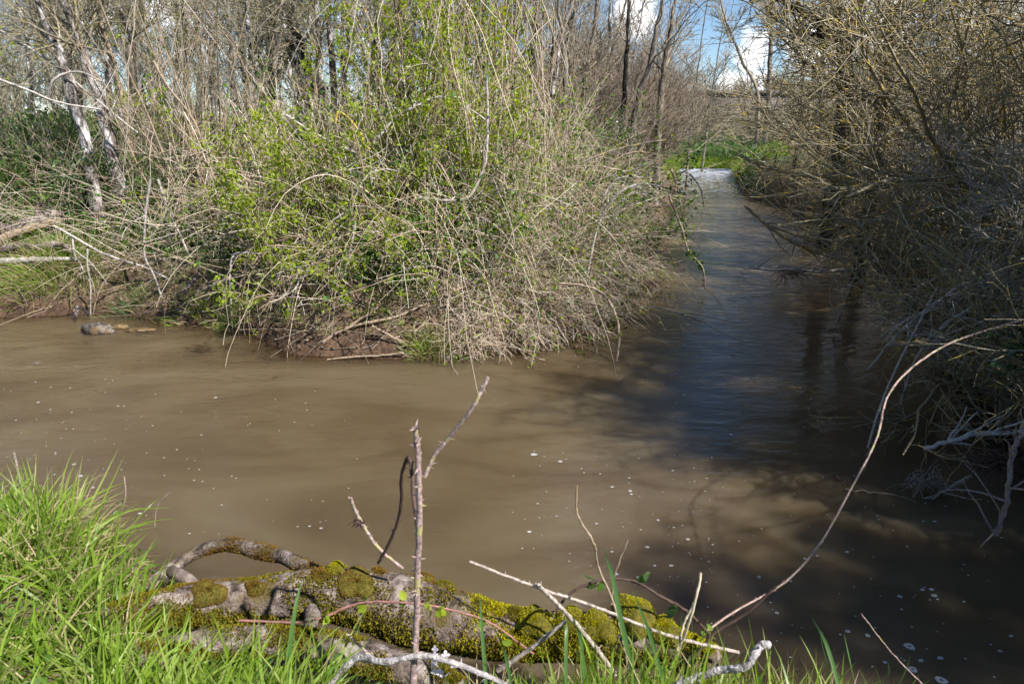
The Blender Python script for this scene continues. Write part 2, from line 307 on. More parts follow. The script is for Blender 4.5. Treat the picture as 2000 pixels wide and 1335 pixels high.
def water_mat():
    m, nt, N, L, o = newmat('muddy_water'); tc = N.new('ShaderNodeTexCoord')
    mp = N.new('ShaderNodeMapping'); mp.inputs['Scale'].default_value = (.55, 1.3, 1); mp.inputs['Rotation'].default_value = (0, 0, .25); L.new(tc.outputs['Object'], mp.inputs['Vector'])
    n = N.new('ShaderNodeTexNoise'); n.inputs['Scale'].default_value = 1.1; n.inputs['Detail'].default_value = 5; n.inputs['Distortion'].default_value = 1.2; L.new(mp.outputs[0], n.inputs['Vector'])
    r = ramp(N, [(.33, (.062, .042, .021)), (.52, (.086, .062, .033)), (.70, (.104, .079, .046))]); L.new(n.outputs['Fac'], r.inputs[0])
    body = N.new('ShaderNodeBsdfPrincipled'); body.inputs['Specular IOR Level'].default_value = 0; body.inputs['Roughness'].default_value = .9
    body.inputs['Subsurface Weight'].default_value = 1.0; body.inputs['Subsurface Radius'].default_value = (1.0, .8, .5); body.inputs['Subsurface Scale'].default_value = .75
    L.new(r.outputs[0], body.inputs['Base Color'])
    at = N.new('ShaderNodeAttribute'); at.attribute_name = 'shallow'; tr = N.new('ShaderNodeBsdfTransparent'); tr.inputs['Color'].default_value = (.80, .62, .38, 1)
    m1 = N.new('ShaderNodeMixShader'); L.new(at.outputs['Fac'], m1.inputs[0]); L.new(body.outputs[0], m1.inputs[1]); L.new(tr.outputs[0], m1.inputs[2])
    # ripples: small wind ripple, stronger where the stream runs in
    ar = N.new('ShaderNodeAttribute'); ar.attribute_name = 'ripple'
    mp2 = N.new('ShaderNodeMapping'); mp2.inputs['Scale'].default_value = (5, 12, 1); mp2.inputs['Rotation'].default_value = (0, 0, -.15); L.new(tc.outputs['Object'], mp2.inputs['Vector'])
    n2 = N.new('ShaderNodeTexNoise'); n2.inputs['Scale'].default_value = 1.0; n2.inputs['Detail'].default_value = 4; n2.inputs['Distortion'].default_value = .8; L.new(mp2.outputs[0], n2.inputs['Vector'])
    mp3 = N.new('ShaderNodeMapping'); mp3.inputs['Scale'].default_value = (1.5, 2.4, 1); L.new(tc.outputs['Object'], mp3.inputs['Vector'])
    n3 = N.new('ShaderNodeTexNoise'); n3.inputs['Scale'].default_value = 1.0; n3.inputs['Detail'].default_value = 3; n3.inputs['Distortion'].default_value = 1.0; L.new(mp3.outputs[0], n3.inputs['Vector'])
    b1 = N.new('ShaderNodeBump'); b1.inputs['Distance'].default_value = .02; L.new(n2.outputs['Fac'], b1.inputs['Height']); L.new(ar.outputs['Fac'], b1.inputs['Strength'])
    b2 = N.new('ShaderNodeBump'); b2.inputs['Distance'].default_value = .05; b2.inputs['Strength'].default_value = .26; L.new(n3.outputs['Fac'], b2.inputs['Height']); L.new(b1.outputs[0], b2.inputs['Normal'])
    gl = N.new('ShaderNodeBsdfGlossy'); gl.inputs['Roughness'].default_value = .03; L.new(b2.outputs[0], gl.inputs['Normal'])
    fr = N.new('ShaderNodeFresnel'); fr.inputs['IOR'].default_value = 1.33; L.new(b2.outputs[0], fr.inputs['Normal'])
    # broken water in the riffles, reflected sky sheen painted in as pale blue
    fa = N.new('ShaderNodeAttribute'); fa.attribute_name = 'froth_sky_sheen'; mp4 = N.new('ShaderNodeMapping'); mp4.inputs['Scale'].default_value = (1.6, 5, 1); L.new(tc.outputs['Object'], mp4.inputs['Vector'])
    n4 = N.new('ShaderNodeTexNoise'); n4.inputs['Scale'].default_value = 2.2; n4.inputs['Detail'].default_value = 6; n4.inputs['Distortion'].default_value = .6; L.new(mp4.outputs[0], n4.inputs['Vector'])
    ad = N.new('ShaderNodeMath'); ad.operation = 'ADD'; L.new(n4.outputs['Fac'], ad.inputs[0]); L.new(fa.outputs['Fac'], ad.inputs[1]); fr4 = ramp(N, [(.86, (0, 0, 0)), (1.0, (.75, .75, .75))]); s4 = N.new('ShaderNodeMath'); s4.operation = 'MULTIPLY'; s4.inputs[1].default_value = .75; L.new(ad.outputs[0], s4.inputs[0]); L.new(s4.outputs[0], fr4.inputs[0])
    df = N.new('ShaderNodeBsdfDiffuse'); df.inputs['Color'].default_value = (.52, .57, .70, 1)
    m2 = N.new('ShaderNodeMixShader'); L.new(fr.outputs[0], m2.inputs[0]); L.new(m1.outputs[0], m2.inputs[1]); L.new(gl.outputs[0], m2.inputs[2])
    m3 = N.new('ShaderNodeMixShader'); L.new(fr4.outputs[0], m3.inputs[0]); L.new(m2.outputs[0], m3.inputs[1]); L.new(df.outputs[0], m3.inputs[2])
    L.new(m3.outputs[0], o.inputs[0]); return m
def build_water():
    mb = MB(); xs = np.concatenate([np.linspace(-22, -6, 60)[:-1], np.linspace(-6, 7, 200)[:-1], np.linspace(7, 12, 40)]); ys = np.concatenate([np.linspace(-7, 0, 30)[:-1], np.linspace(0, 9, 160)[:-1], np.linspace(9, 31, 120)])
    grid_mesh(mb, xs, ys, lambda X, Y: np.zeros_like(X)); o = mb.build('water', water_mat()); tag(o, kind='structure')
    V = np.concatenate(mb.v); x, y = V[:, 0], V[:, 1]; depth = -ground_z(x, y)
    sh = np.clip(1-depth/.22, 0, 1)**1.5*.85*(y < 24)
    rip = np.clip(.17+.52/(1+np.exp(-(y-5.2+.9*(1.2-x))*1.2)), 0, .75)*np.interp(y, [8, 14, 18, 31], [1, .7, .9, 1.2])
    lp = at_z(60, 712); lg = np.exp(-(((x-lp[0])/1.5)**2+((y-lp[1])/.20)**2)); rip = rip+.45*lg+.10*vnoise(x, y, 1.2, 31)
    froth_sky_sheen = np.interp(y, [13.5, 16, 19, 22, 28, 31], [0, .42, .60, .64, .78, .9])+.60*lg  # painted sky sheen and froth grow up the channel, plus one side streak
    for nm, val in (('shallow', sh), ('ripple', rip), ('froth_sky_sheen', froth_sky_sheen)):
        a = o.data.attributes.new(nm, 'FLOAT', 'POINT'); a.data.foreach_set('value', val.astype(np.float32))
build_water()

# ------------------------------------------------------------------ stone wall closing the view, and the far woodland
def stone_mat():
    m, nt, N, L, o = newmat('weathered_stone'); tc = N.new('ShaderNodeTexCoord')
    br = N.new('ShaderNodeTexBrick'); br.inputs['Scale'].default_value = 1.0; br.inputs['Brick Width'].default_value = .7; br.inputs['Row Height'].default_value = .34; br.inputs['Mortar Size'].default_value = .02
    br.inputs['Color1'].default_value = (.13, .115, .105, 1); br.inputs['Color2'].default_value = (.19, .17, .16, 1); br.inputs['Mortar'].default_value = (.07, .06, .055, 1)
    mp = N.new('ShaderNodeMapping'); mp.inputs['Rotation'].default_value = (math.pi/2, 0, 0); L.new(tc.outputs['Object'], mp.inputs['Vector']); L.new(mp.outputs[0], br.inputs['Vector'])
    n = N.new('ShaderNodeTexNoise'); n.inputs['Scale'].default_value = 1.6; n.inputs['Detail'].default_value = 7; L.new(tc.outputs['Object'], n.inputs['Vector'])
    r = ramp(N, [(.35, (.45, .42, .38)), (.6, (1.1, 1.05, 1.0))]); L.new(n.outputs['Fac'], r.inputs[0])
    mu = N.new('ShaderNodeMixRGB'); mu.blend_type = 'MULTIPLY'; mu.inputs['Fac'].default_value = 1; L.new(br.outputs[0], mu.inputs['Color1']); L.new(r.outputs[0], mu.inputs['Color2'])
    b = N.new('ShaderNodeBsdfPrincipled'); b.inputs['Roughness'].default_value = .9; L.new(mu.outputs[0], b.inputs['Base Color']); L.new(b.outputs[0], o.inputs[0]); return m
M['stone'] = stone_mat()
def boxv(mb, x0, x1, y0, y1, z0, z1):
    V = np.array([[x, y, z] for z in (z0, z1) for y in (y0, y1) for x in (x0, x1)], float)
    return mb.add(V, [[0, 2, 3, 1], [4, 5, 7, 6], [0, 1, 5, 4], [2, 6, 7, 3], [0, 4, 6, 2], [1, 3, 7, 5]])
wl = thing('stone_wall', 'long grey weathered stone wall crossing the view beyond the far grassy bank', 'wall', (18, 47, 1.5))
mb = MB(); boxv(mb, -16, 16, -.3, .3, -.8, 2.0); mb.build('wall_body', M['stone'], wl, smooth=False)
mb = MB(); boxv(mb, -16.1, 16.1, -.42, .42, 2.004, 2.26); mb.build('coping', M['stone'], wl, smooth=False)
mb = MB(); boxv(mb, -16, 16, -.36, -.303, .82, .98); mb.build('string_course', M['stone'], wl, smooth=False)

def tree_parts(trunk_pts, r0, r1, n_limb, t0, limb_len, n_sec, n_twig, sec_len=(.5, 1.2), twig_len=(.25, .6), up=.08, wander=.14, g=None, sides=10, K=26, rm=.0022):
    """a trunk path with limbs, side branches and twigs: (trunk MB, crown MB)"""
    g = g or rng
    P = catmull(trunk_pts, K)[None]; P = P+np.concatenate([np.zeros((1, 1, 3)), g.normal(0, .012, (1, K-1, 3))], 1)
    t = np.linspace(0, 1, K); r = (r0*(1-t)+r1*t)[None]*(1+.25*np.exp(-t*18))*(1+g.normal(0, .03, (1, K)))
    tm = MB(); tubes(tm, P, r, sides)
    cm = MB()
    l1, rl = kids(P, r, n_limb, t0, .98, limb_len, (.5, 1.2), 8, wander, up, .42, .25, True, g); rl = np.maximum(rl, rm*1.8); tubes(cm, l1, rl, 5)
    l2, r2 = kids(l1, rl, n_sec, .15, 1, sec_len, (.4, 1.0), 6, wander, up*.6, .55, .3, True, g); r2 = np.maximum(r2, rm*1.25); tubes(cm, l2, r2, 3)
    l3, r3 = kids(l2, r2, n_twig, .1, 1, twig_len, (.3, .9), 4, wander, up*.5, .7, .4, True, g); tubes(cm, l3, np.maximum(r3, rm*.8), 3)
    return tm, cm, l3

# far-off wood: reads as one mass
def far_wood():
    g = np.random.default_rng(21); mb = MB(); tk = MB()
    def one(x, y, h, dens):
        z = float(ground_z(np.array([x]), np.array([y]))[0])
        lean = g.normal(0, .06, 2); p0 = np.array([x, y, z-.1]); p1 = p0+np.array([lean[0]*h, lean[1]*h, h])
        mid = (p0+p1)/2+np.append(g.normal(0, .12, 2), 0)
        t, c, _ = tree_parts([p0, mid, p1], h*.011, .012, int(16*dens), .08, (1.0, 2.4), 7, 6, (.5, 1.4), (.35, .9), .16, .13, g, 5, 14, rm=max(.004, y*.00022))
        tk.v += [v for v in t.v]; tk.q += [q+tk.n for q in t.q]; tk.n += t.n
        mb.v += [v for v in c.v]; mb.q += [q+mb.n for q in c.q]; mb.n += c.n
    for k in range(42):
        y = g.uniform(17, 36); x = g.uniform(-1.05*y, -.02*y-1.2)
        one(x, y, g.uniform(5, 8.5), 1.0)
    for k in range(9):
        y = g.uniform(20, 34); x = g.uniform(.02*y, .17*y); one(x, y, g.uniform(2.6, 3.8), .8)
    for k in range(22):
        y = g.uniform(15, 40); x = g.uniform(.48*y, 1.0*y); h = g.uniform(5, 8)
        if (x-.8*h-1) < .36*(y+.6*h) and y < 30: h = 2.6
        one(x, y, h, 1.0)
    for k in range(16):
        y = g.uniform(50, 60); x = g.uniform(.22*y, .6*y); one(x, y, g.uniform(2.0, 3.2), .9)
    mb.v += tk.v; mb.q += [q+mb.n for q in tk.q]; mb.n += tk.n
    tag(mb.build('distant_woodland', M['woodtwig']), kind='stuff')
far_wood()

# woodland floor: low bramble and ivy leaves over the ground between the trees
def ground_cover():
    g = np.random.default_rng(5); mb = MB(); n = 210000
    y = 5.6+g.gamma(1.3, 5.0, n); x = g.uniform(-1.0, .25, n)*y*1.0
    d = sdist(x, y); k = (d > .55)&(y < 32); x, y, d = x[k], y[k], d[k]
    hmax = (.25+.75*vnoise(x, y, 1.4, 9))*np.clip((d-.4)/1.2, .15, 1)
    z = ground_z(x, y)+g.uniform(.0, 1, len(x))**.8*hmax
    leafquads(mb, np.stack([x, y, z], 1), g.uniform(.035, .08, len(x))*np.clip(y/9, 1, 2.4), g)
    tag(mb.build('ground_cover', M['bramble'], smooth=False), kind='stuff')
    mb = MB(); n = 11000
    y = 5.6+g.gamma(1.3, 4.0, n); x = g.uniform(-1.0, .25, n)*y
    d = sdist(x, y); k = (d > .35)&(y < 26); x, y = x[k], y[k]; n = len(x)
    P = grow(np.stack([x, y, ground_z(x, y)], 1), np.stack([g.normal(0, .7, n), g.normal(0, .7, n), np.ones(n)*.8], 1), g.uniform(.4, 1.5, n), 6, .22, -.14, g)
    P[:, :, 2] = np.maximum(P[:, :, 2], .03)
    tubes(mb, P, taper(g.uniform(.002, .0045, n)*np.clip(y/8, 1, 2), 6, .4)); tag(mb.build('undergrowth', M['straw']), kind='stuff')
ground_cover()

# ------------------------------------------------------------------ trees one can tell apart
def tree(px_pts, Y, w_px, mat, label, name='bare_tree', twig='woodtwig', top=4.5, n_limb=15, t0=.18, leaves=0, group=None, cat='tree', limb_len=(.7, 1.6), dz=0.0, seed=0, n_sec=7, n_twig=6):
    g = np.random.default_rng(100+seed)
    pts = [at_y(px, py, Y) for px, py in px_pts]; base = pts[0]
    gz = float(ground_z(base[:1], base[1:2])[0]); root = np.array([base[0]-(pts[1]-pts[0])[0]*.15, Y, gz-.08])
    dirn = nrm(pts[-1]-pts[-2]); tip = pts[-1]+dirn*top; tip[0] -= dirn[0]*top*.35; tip[1] += g.normal(0, .25)
    path = [root]+[p for p in pts if p[2] > gz+.25]+[tip]
    r0 = w_px/FPX*Y*.5*.95
    r0 *= 1.05; o = thing(name, label, cat, root, group); L = [p-root for p in path]
    tm, cm, tw = tree_parts(L, r0*1.08, r0*.28, n_limb, t0, limb_len, n_sec, n_twig, g=g, rm=.00034*Y)
    tm.build('trunk', M[mat], o); cm.build('crown', M[twig], o)
    if leaves:
        lm = MB(); leafquads(lm, along(tw, leaves, .2, 1, g), g.uniform(.035, .075, leaves), g); lm.build('foliage', M['spring'], o, smooth=False)
    return o
T = [
 ([(152, 215), (118, 110), (72, 0)], 7.5, 22, 'palebark', 'pale blotched tree leaning steeply outward, outermost of two close parallel trunks'),
 ([(212, 260), (165, 110), (120, -10)], 7.8, 25, 'palebark', 'thicker pale blotched tree leaning beside its steeper parallel neighbour'),
 ([(232, 180), (212, 90), (188, 0)], 9.0, 13, 'palebark', 'slim pale tree leaning just behind the two parallel leaning trunks'),
 ([(252, 270), (225, 130), (188, 0)], 8.6, 11, 'hazel', 'slim tan tree leaning over the hazel clump'),
 ([(290, 260), (262, 100), (232, 0)], 9.2, 13, 'palebark', 'slim grey-white tree standing over the tan hazel clump'),
 ([(460, 330), (452, 120), (447, 0)], 8.4, 13, 'greybark', 'grey-brown straight tree rising behind the hazel clump'),
 ([(490, 250), (478, 140), (462, 0)], 9.4, 12, 'greybark', 'crooked grey tree with pale patches beside the straight grey-brown one'),
 ([(525, 240), (505, 150), (490, 60)], 8.6, 17, 'palebark', 'pale blotched tree whose foot shows bright above the green shrub'),
 ([(592, 190), (572, 90), (545, 0)], 9.0, 19, 'palebark', 'pale leaning tree pressed against a broad dark trunk'),
 ([(608, 200), (585, 80), (556, -10)], 9.3, 28, 'darkbark', 'broadest dark blackish trunk leaning among the pale trees'),
 ([(632, 260), (626, 130), (617, 0)], 9.0, 19, 'palebark', 'whitest smooth pale tree standing above the green shrub'),
 ([(656, 250), (646, 100), (640, 0)], 9.6, 16, 'darkbark', 'dark tree with white lichen blotches directly beside the whitest tree'),
 ([(676, 260), (671, 120), (667, 0)], 10.2, 13, 'darkbark', 'slim straight dark blotched tree behind the green shrub'),
 ([(742, 260), (738, 120), (734, 0)], 11, 17, 'darkbark', 'dark and grey blotched tree half hidden by bright green leaves'),
 ([(595, 250), (560, 120), (520, 20)], 13, 10, 'palebark', 'thin pale tree slanting far behind the broad dark trunk'),
 ([(1000, 240), (1004, 120), (1010, 0)], 14, 9, 'darkbark', 'thin dark tree at the edge of the bright green tree'),
 ([(1032, 245), (1034, 140), (1047, 60), (1052, 0)], 12, 16, 'darkbark', 'black and white blotched tree with a slight bend against the blue sky'),
 ([(1074, 260), (1078, 140), (1084, 0)], 12.5, 11, 'darkbark', 'slim mottled tree next to the bent blotched tree, with a leaning prop branch'),
 ([(1114, 280), (1112, 130), (1104, 0)], 14, 8, 'greybark', 'thin upright grey tree in front of the white cloud'),
 ([(1128, 290), (1143, 160), (1167, 0)], 13, 13, 'greybark', 'grey tree slanting across the white cloud'),
 ([(1152, 260), (1190, 120), (1225, 0)], 15, 7, 'greybark', 'thin grey sapling slanting beside the hedge of fine twigs'),
 ([(1290, 210), (1300, 110), (1322, -10)], 14, 13, 'greybark', 'grey trunk rising out of the fan of fine twigs'),
 ([(1500, 205), (1505, 100), (1508, 30)], 28, 11, 'greybark', 'tall slender tree standing alone against the cloud beyond the far bank'),
 ([(1480, 190), (1445, 110), (1412, 20)], 29, 7, 'pinktwig', 'thin reddish tree leaning away from the lone slender tree at the far bank'),
 ([(1345, 300), (1355, 200), (1366, 120)], 20, 5, 'greybark', 'short thin sapling by the water where the stream comes in'),
 ([(1375, 300), (1385, 230), (1392, 170)], 27, 5, 'greybark', 'thin sapling standing in the grass of the far bank'),
]
for i, (p, Y, w, mt, lb) in enumerate(T):
    sky = 1000 < p[0][0] < 1480
    tree(p, Y, w, mt, lb, twig='greytwig' if sky else 'woodtwig', seed=i, name='leaning_tree' if abs(p[0][0]-p[-1][0]) > 45 else 'bare_tree',
         n_limb=(8 if w < 9 else 12) if sky else 8, t0=.2 if sky else .5, top=2.5 if w < 9 else 4.0, limb_len=(.6, 1.5) if Y < 20 else (.9, 2.4), n_sec=5 if sky else 8, n_twig=5 if sky else 7)

gt = np.random.default_rng(15)
for k in range(56):                                # slimmer trunks standing further back in the wood, pale and dark mixed
    px = gt.uniform(-60, 980) if k > 7 else gt.uniform(1060, 1260); Y = gt.uniform(10.5, 17); ln = gt.normal(0, 22)+(px-700)*.05
    tree([(px, 235), (px+ln*.5+gt.normal(0, 5), 120), (px+ln, -10)], Y, gt.uniform(8, 17)*11/Y, ['palebark', 'darkbark', 'palebark', 'greybark'][k % 4], ['slim pale blotched tree', 'slim dark blotched tree', 'slim pale blotched tree', 'slim grey tree'][k % 4]+' standing further back in the sunlit wood',
         name='bare_tree', seed=130+k, n_limb=6 if k > 7 else 4, t0=.35, top=4, n_sec=5 if k > 7 else 3, n_twig=4, leaves=500 if k % 3 == 0 and k > 7 else 0, group=['pale trees further back in the wood', 'dark trees further back in the wood', 'pale trees further back in the wood', 'grey trees further back in the wood'][k % 4])
# the dark mossy tree on the shaded bank with its limb over the stream, and its neighbour
def limb_tree():
    g = np.random.default_rng(3); Y = 8.5
    pts = [at_y(*p, Y) for p in ((1640, 330), (1652, 190), (1650, 120), (1664, 60), (1690, -20))]; gz = .5
    root = np.array([pts[0][0]-.02, Y, .3]); o = thing('mossy_tree', 'dark mossy tree on the shaded bank sending a long crooked limb out over the stream', 'tree', root)
    path = [root]+pts+[pts[-1]+np.array([.3, .2, 2.2])]
    tm, cm, tw = tree_parts([p-root for p in path], .125, .06, 9, .3, (.6, 1.6), 7, 6, g=g); tm.build('trunk', M['mossbark'], o); cm.build('crown', M['lichentwig'], o)
    for pxs, r0, r1 in (([(1652, 62), (1625, 48), (1590, 30), (1560, 18), (1530, 2), (1505, -8), (1465, 3)], .062, .014), ([(1650, 110), (1622, 85), (1590, 72), (1568, 68), (1545, 62), (1520, 66)], .035, .008)):
        P = catmull([at_y(x, y, Y-.5*i/6)-root for i, (x, y) in enumerate(pxs)], 30)[None]; P = P+np.concatenate([np.zeros((1, 3, 3)), g.normal(0, .012, (1, 27, 3))], 1)
        r = np.linspace(r0, r1, 30)[None]*(1+g.normal(0, .08, (1, 30))); mb = MB(); tubes(mb, P, r, 8)
        a, ra = kids(P, r, 14, .1, 1, (.3, 1.0), (.5, 1.2), 7, .2, .02, .4, .3, True, g); tubes(mb, a, ra, 4)
        b, rb = kids(a, np.maximum(ra, .004), 6, .2, 1, (.15, .5), (.4, 1), 4, .2, 0, .6, .4, True, g); tubes(mb, b, rb, 3)
        mb.build('limb', M['mossbark'], o)
limb_tree()
tree([(1712, 300), (1722, 190), (1738, 80), (1765, -10)], 8.0, 24, 'mossbark', 'dark leaning tree behind the tangled thicket, next to the tree with the crooked limb', name='mossy_tree', twig='lichentwig', seed=61)
for i, (p, Y, w) in enumerate([([(1600, 260), (1606, 130), (1612, 0)], 13, 9), ([(1845, 250), (1880, 100), (1935, -10)], 8, 11), ([(1800, 260), (1835, 120), (1850, 0)], 10, 10), ([(1560, 250), (1568, 130), (1560, 40)], 17, 6)]):
    tree(p, Y, w, 'mossbark', ['thin dark tree in the gap between the lone slender tree and the mossy tree', 'dark pole-like tree slanting through the densest corner of the thicket', 'dark upright tree inside the thicket on the shaded bank', 'very thin dark tree just beside the clouded gap of sky'][i], name='thin_dark_tree', twig='lichentwig', seed=70+i)

# ------------------------------------------------------------------ shrubs: a few of each kind, then copies
def shrub(name, label, cat, mat, n_stem, h, r0, spread, lean=(0, 0), wander=.12, pull=-.03, n_b=10, n_t=7, bl=(.4, 1.1), tl=(.2, .5), leaves=0, lmat='spring', lsize=(.03, .055), ltr=(.1, 1), seed=0, group=None, up=.05, tw=.16, rmin=.0022):
    g = np.random.default_rng(300+seed); o = thing(name, label, cat, (0, 0, 0), group); allt = []
    for k in range(n_stem):
        a = 2*math.pi*k/n_stem+g.normal(0, .3); s = spread*g.uniform(.4, 1.1)
        D = np.array([[math.cos(a)*s+lean[0], math.sin(a)*s+lean[1], 1.0]]); P0 = np.array([[math.cos(a)*.12, math.sin(a)*.12, -.05]])
        P = grow(P0, D, [h*g.uniform(.75, 1.15)], 12, wander*.6, pull, g); r = taper(np.array([r0*g.uniform(.6, 1.1)]), 12, .2)
        mb = MB(); tubes(mb, P, r, 5)
        b, rb = kids(P, r, n_b, .12, 1, bl, (.3, 1.0), 7, wander, up, .5, .3, True, g); tubes(mb, b, np.maximum(rb, rmin), 3)
        t, rt = kids(b, np.maximum(rb, rmin*1.1), n_t, .1, 1, tl, (.3, 1.1), 4, tw, up*.5, .7, .45, True, g); tubes(mb, t, np.maximum(rt, rmin*.7), 3)
        mb.build('stem', M[mat], o); allt += [t]
    if leaves:
        T_ = np.concatenate(allt); p = along(T_, leaves//3, *ltr, g); p = np.repeat(p, 3, 0)+g.normal(0, .018, (len(p)*3, 3))
        lm = MB(); leafquads(lm, p, g.uniform(*lsize, len(p)), g); lm.build('foliage', M[lmat], o, smooth=False)
    return o
def place(o, x, y, rz=0, s=1.0, sz=None, first=False, label=None, group=None, dz=0.0):
    loc = (x, y, float(ground_z(np.array([x]), np.array([y]))[0])+dz); sc = (s, s, sz or s)
    if first:
        o.location = loc; o.rotation_euler = (0, 0, rz); o.scale = sc
        if label: o['label'] = label
        if group: o['group'] = group
        return o
    return dup(o, loc, rz, sc, label, group)
g0 = np.random.default_rng(11)
# bare understorey shrubs in the wood
und = [shrub('woodland_shrub', '', 'shrub', 'woodtwig', 6, 3.0, .018, .35, seed=i, n_b=12, n_t=6, pull=-.02, rmin=.0045) for i in range(3)]
LB = 'bare tan many-stemmed shrub among the pale trees of the sunlit wood'
n = 0
for k in range(28):
    y = g0.uniform(11.5, 20) if k > 8 else g0.uniform(7.8, 9); x = g0.uniform(-.86, -.16)*y
    if sdist([x], [y])[0] < 1.4: continue
    place(und[n % 3], x, y, g0.uniform(0, 6.28), g0.uniform(.8, 1.25) if k > 8 else g0.uniform(.4, .6), None, n < 3, LB, 'bare shrubs in the sunlit wood'); n += 1
# hedge of fine upswept twigs beside the stream upstream
hed = [shrub('upswept_shrub', '', 'shrub', ['greytwig', 'pinktwig'][i % 2], 8, 3.6, .014, .42, lean=(.10, 0), seed=20+i, n_b=13, n_t=8, pull=.02, up=.12, wander=.09, bl=(.6, 1.5), tl=(.3, .8), rmin=.0055) for i in range(2)]
n = 0
for (px, Y, s) in [(1110, 15, .85), (1145, 16, .95), (1190, 15.5, 1.0), (1215, 16.5, 1.1), (1250, 18.5, 1.25), (1200, 19, 1.2), (1165, 18, 1.1), (1255, 21.5, 1.4), (1120, 12.5, .75), (1165, 13.5, .8), (1205, 14, .95), (1240, 15, 1.0), (1180, 17, 1.0), (1225, 18, 1.15), (1268, 17.5, 1.15), (1265, 20, 1.2), (1230, 22, 1.3), (1275, 23, 1.3), (1150, 20, 1.1), (1095, 17, .9), (1240, 15.5, .7), (1290, 27, 1.2)]:
    p = at_y(px, 300, Y); x = p[0]
    place(hed[n % 2], x, Y, g0.uniform(-.4, .4), s, s*(.62 if px > 1080 and n % 3 else .9), n < 2, 'fine grey-brown shrub with twigs swept upward over the sunlit side of the stream', 'upswept shrubs beside the stream'); n += 1
# the tangled thicket leaning over the water from the shaded bank
thk = [shrub('thicket_shrub', '', 'shrub', 'lichentwig', 7, 3.0, .026, .5, lean=(-.32, -.08), seed=40+i, n_b=14, n_t=8, rmin=.0036, pull=-.05, up=-.02, wander=.2, bl=(.5, 1.4), tl=(.2, .6), tw=.22, leaves=90, lmat='spring', lsize=(.012, .022)) for i in range(4)]
spots = [(3.85, 5.3, 1.0), (4.4, 6.4, .92), (4.85, 7.4, .88), (5.3, 8.5, .85), (5.2, 9.8, .95), (5.6, 11.2, .95), (6.2, 13, .95), (6.9, 15, .9), (7.7, 17, .8), (7.2, 13, 1.0), (8.0, 16, 1.0), (8.6, 20, .65), (9.6, 22.5, .6), (10.6, 25, .6),
         (4.4, 5.6, 1.25), (4.9, 6.8, 1.3), (5.3, 8.2, 1.3), (6.2, 9.8, 1.1), (7.0, 11.8, 1.0), (8.2, 14, .9), (5.6, 5.8, 1.2), (6.2, 7.4, 1.2), (7.0, 9.2, 1.25), (7.8, 11.5, 1.3), (8.6, 14, 1.3),
         (3.9, 4.4, .95), (3.6, 3.5, .85), (4.6, 4.2, 1.2), (4.2, 2.6, 1.0), (5.4, 4.6, 1.4), (4.9, 3.2, 1.2), (3.35, 4.75, .7), (3.1, 3.9, .62), (3.0, 3.3, .6), (3.3, 2.7, .7), (4.4, 5.0, .8), (4.9, 6.2, .8)]
for n, (x, y, s) in enumerate(spots):
    lab = 'lichen-flecked bare shrub tangled into the thicket that overhangs the shaded bank'
    place(thk[n % 4], x, y, g0.normal(0, .35), s, s*(.92 if y < 7 or x > .62*y else .68 if y < 9 else .5), n < 4, lab, 'thicket shrubs on the shaded bank', dz=-.05)
# tall ivy-hung trees further round the same bank: their shade lies over the near corner of the water
for n, (x, y, h) in enumerate([(7.2, -2.0, 7.0), (7.0, -3.6, 6.9), (6.6, -5.0, 6.5), (8.4, -3.0, 8.5), (8.2, -1.0, 7.9), (9.4, -4.6, 9.8), (7.8, -5.8, 8.0), (9.6, -2.2, 9.8), (8.8, .2, 8.4), (10.5, -.8, 10.4)]):
    g = np.random.default_rng(650+n); o = thing('ivy_hung_tree', 'tall ivy-hung tree round the corner of the shaded bank', 'tree', ground_pt(x, y), 'ivy-hung trees round the corner of the shaded bank')
    tm, cm, tw = tree_parts([np.array([0, 0, -.1]), np.array([.1, .05, h*.5]), np.array([.0, -.1, h])], .13, .03, 34, .05, (.7, 1.7), 7, 6, (.4, .9), (.25, .6), .03, .15, g); tm.build('trunk', M['mossbark'], o); cm.build('crown', M['lichentwig'], o)
    lm = MB(); leafquads(lm, along(tw, 11000, .1, 1, g), g.uniform(.05, .10, 11000), g); lm.build('foliage', M['ivy'], o, smooth=False)
evg = shrub('evergreen_bush', 'low ivy-hung bush at the water of the dark near corner', 'bush', 'lichentwig', 8, 1.3, .014, .6, seed=60, n_b=10, n_t=6, pull=-.06, wander=.16, bl=(.3, .7), tl=(.15, .35), leaves=4000, lmat='ivy', lsize=(.03, .06), group='ivy-hung bushes at the dark near corner')
for n, (x, y, s) in enumerate([(3.3, 1.5, .9), (3.3, .5, 1.0), (3.15, 2.3, .8), (3.2, 3.2, .7), (3.9, 3.6, .9), (3.9, 2.4, 1.0)]): place(evg, x, y, n*1.7, s, s, n == 0)
# whitish thorn bushes drooping over the water in front of the thicket
thn = shrub('thorn_bush', 'spiny whitish-grey bush drooping over the shaded water below the thicket', 'bush', 'palegrey', 7, 1.5, .010, .7, lean=(-.8, -.15), seed=58, n_b=12, n_t=9, pull=-.10, up=-.03, wander=.2, bl=(.3, .8), tl=(.12, .35), tw=.24, rmin=.0026, leaves=120, lmat='spring', lsize=(.012, .022))
place(thn, 4.1, 4.5, .1, 1.0, None, True, dz=.15); place(thn, 3.8, 3.7, -.2, .8, .8, False, 'smaller spiny whitish-grey bush drooping lowest, close to the pale broken branch', dz=.1); place(thn, 4.4, 5.4, .3, 1.0, 1.1, False, 'spiny whitish-grey bush hanging beside the top of the very long cane', dz=.25)
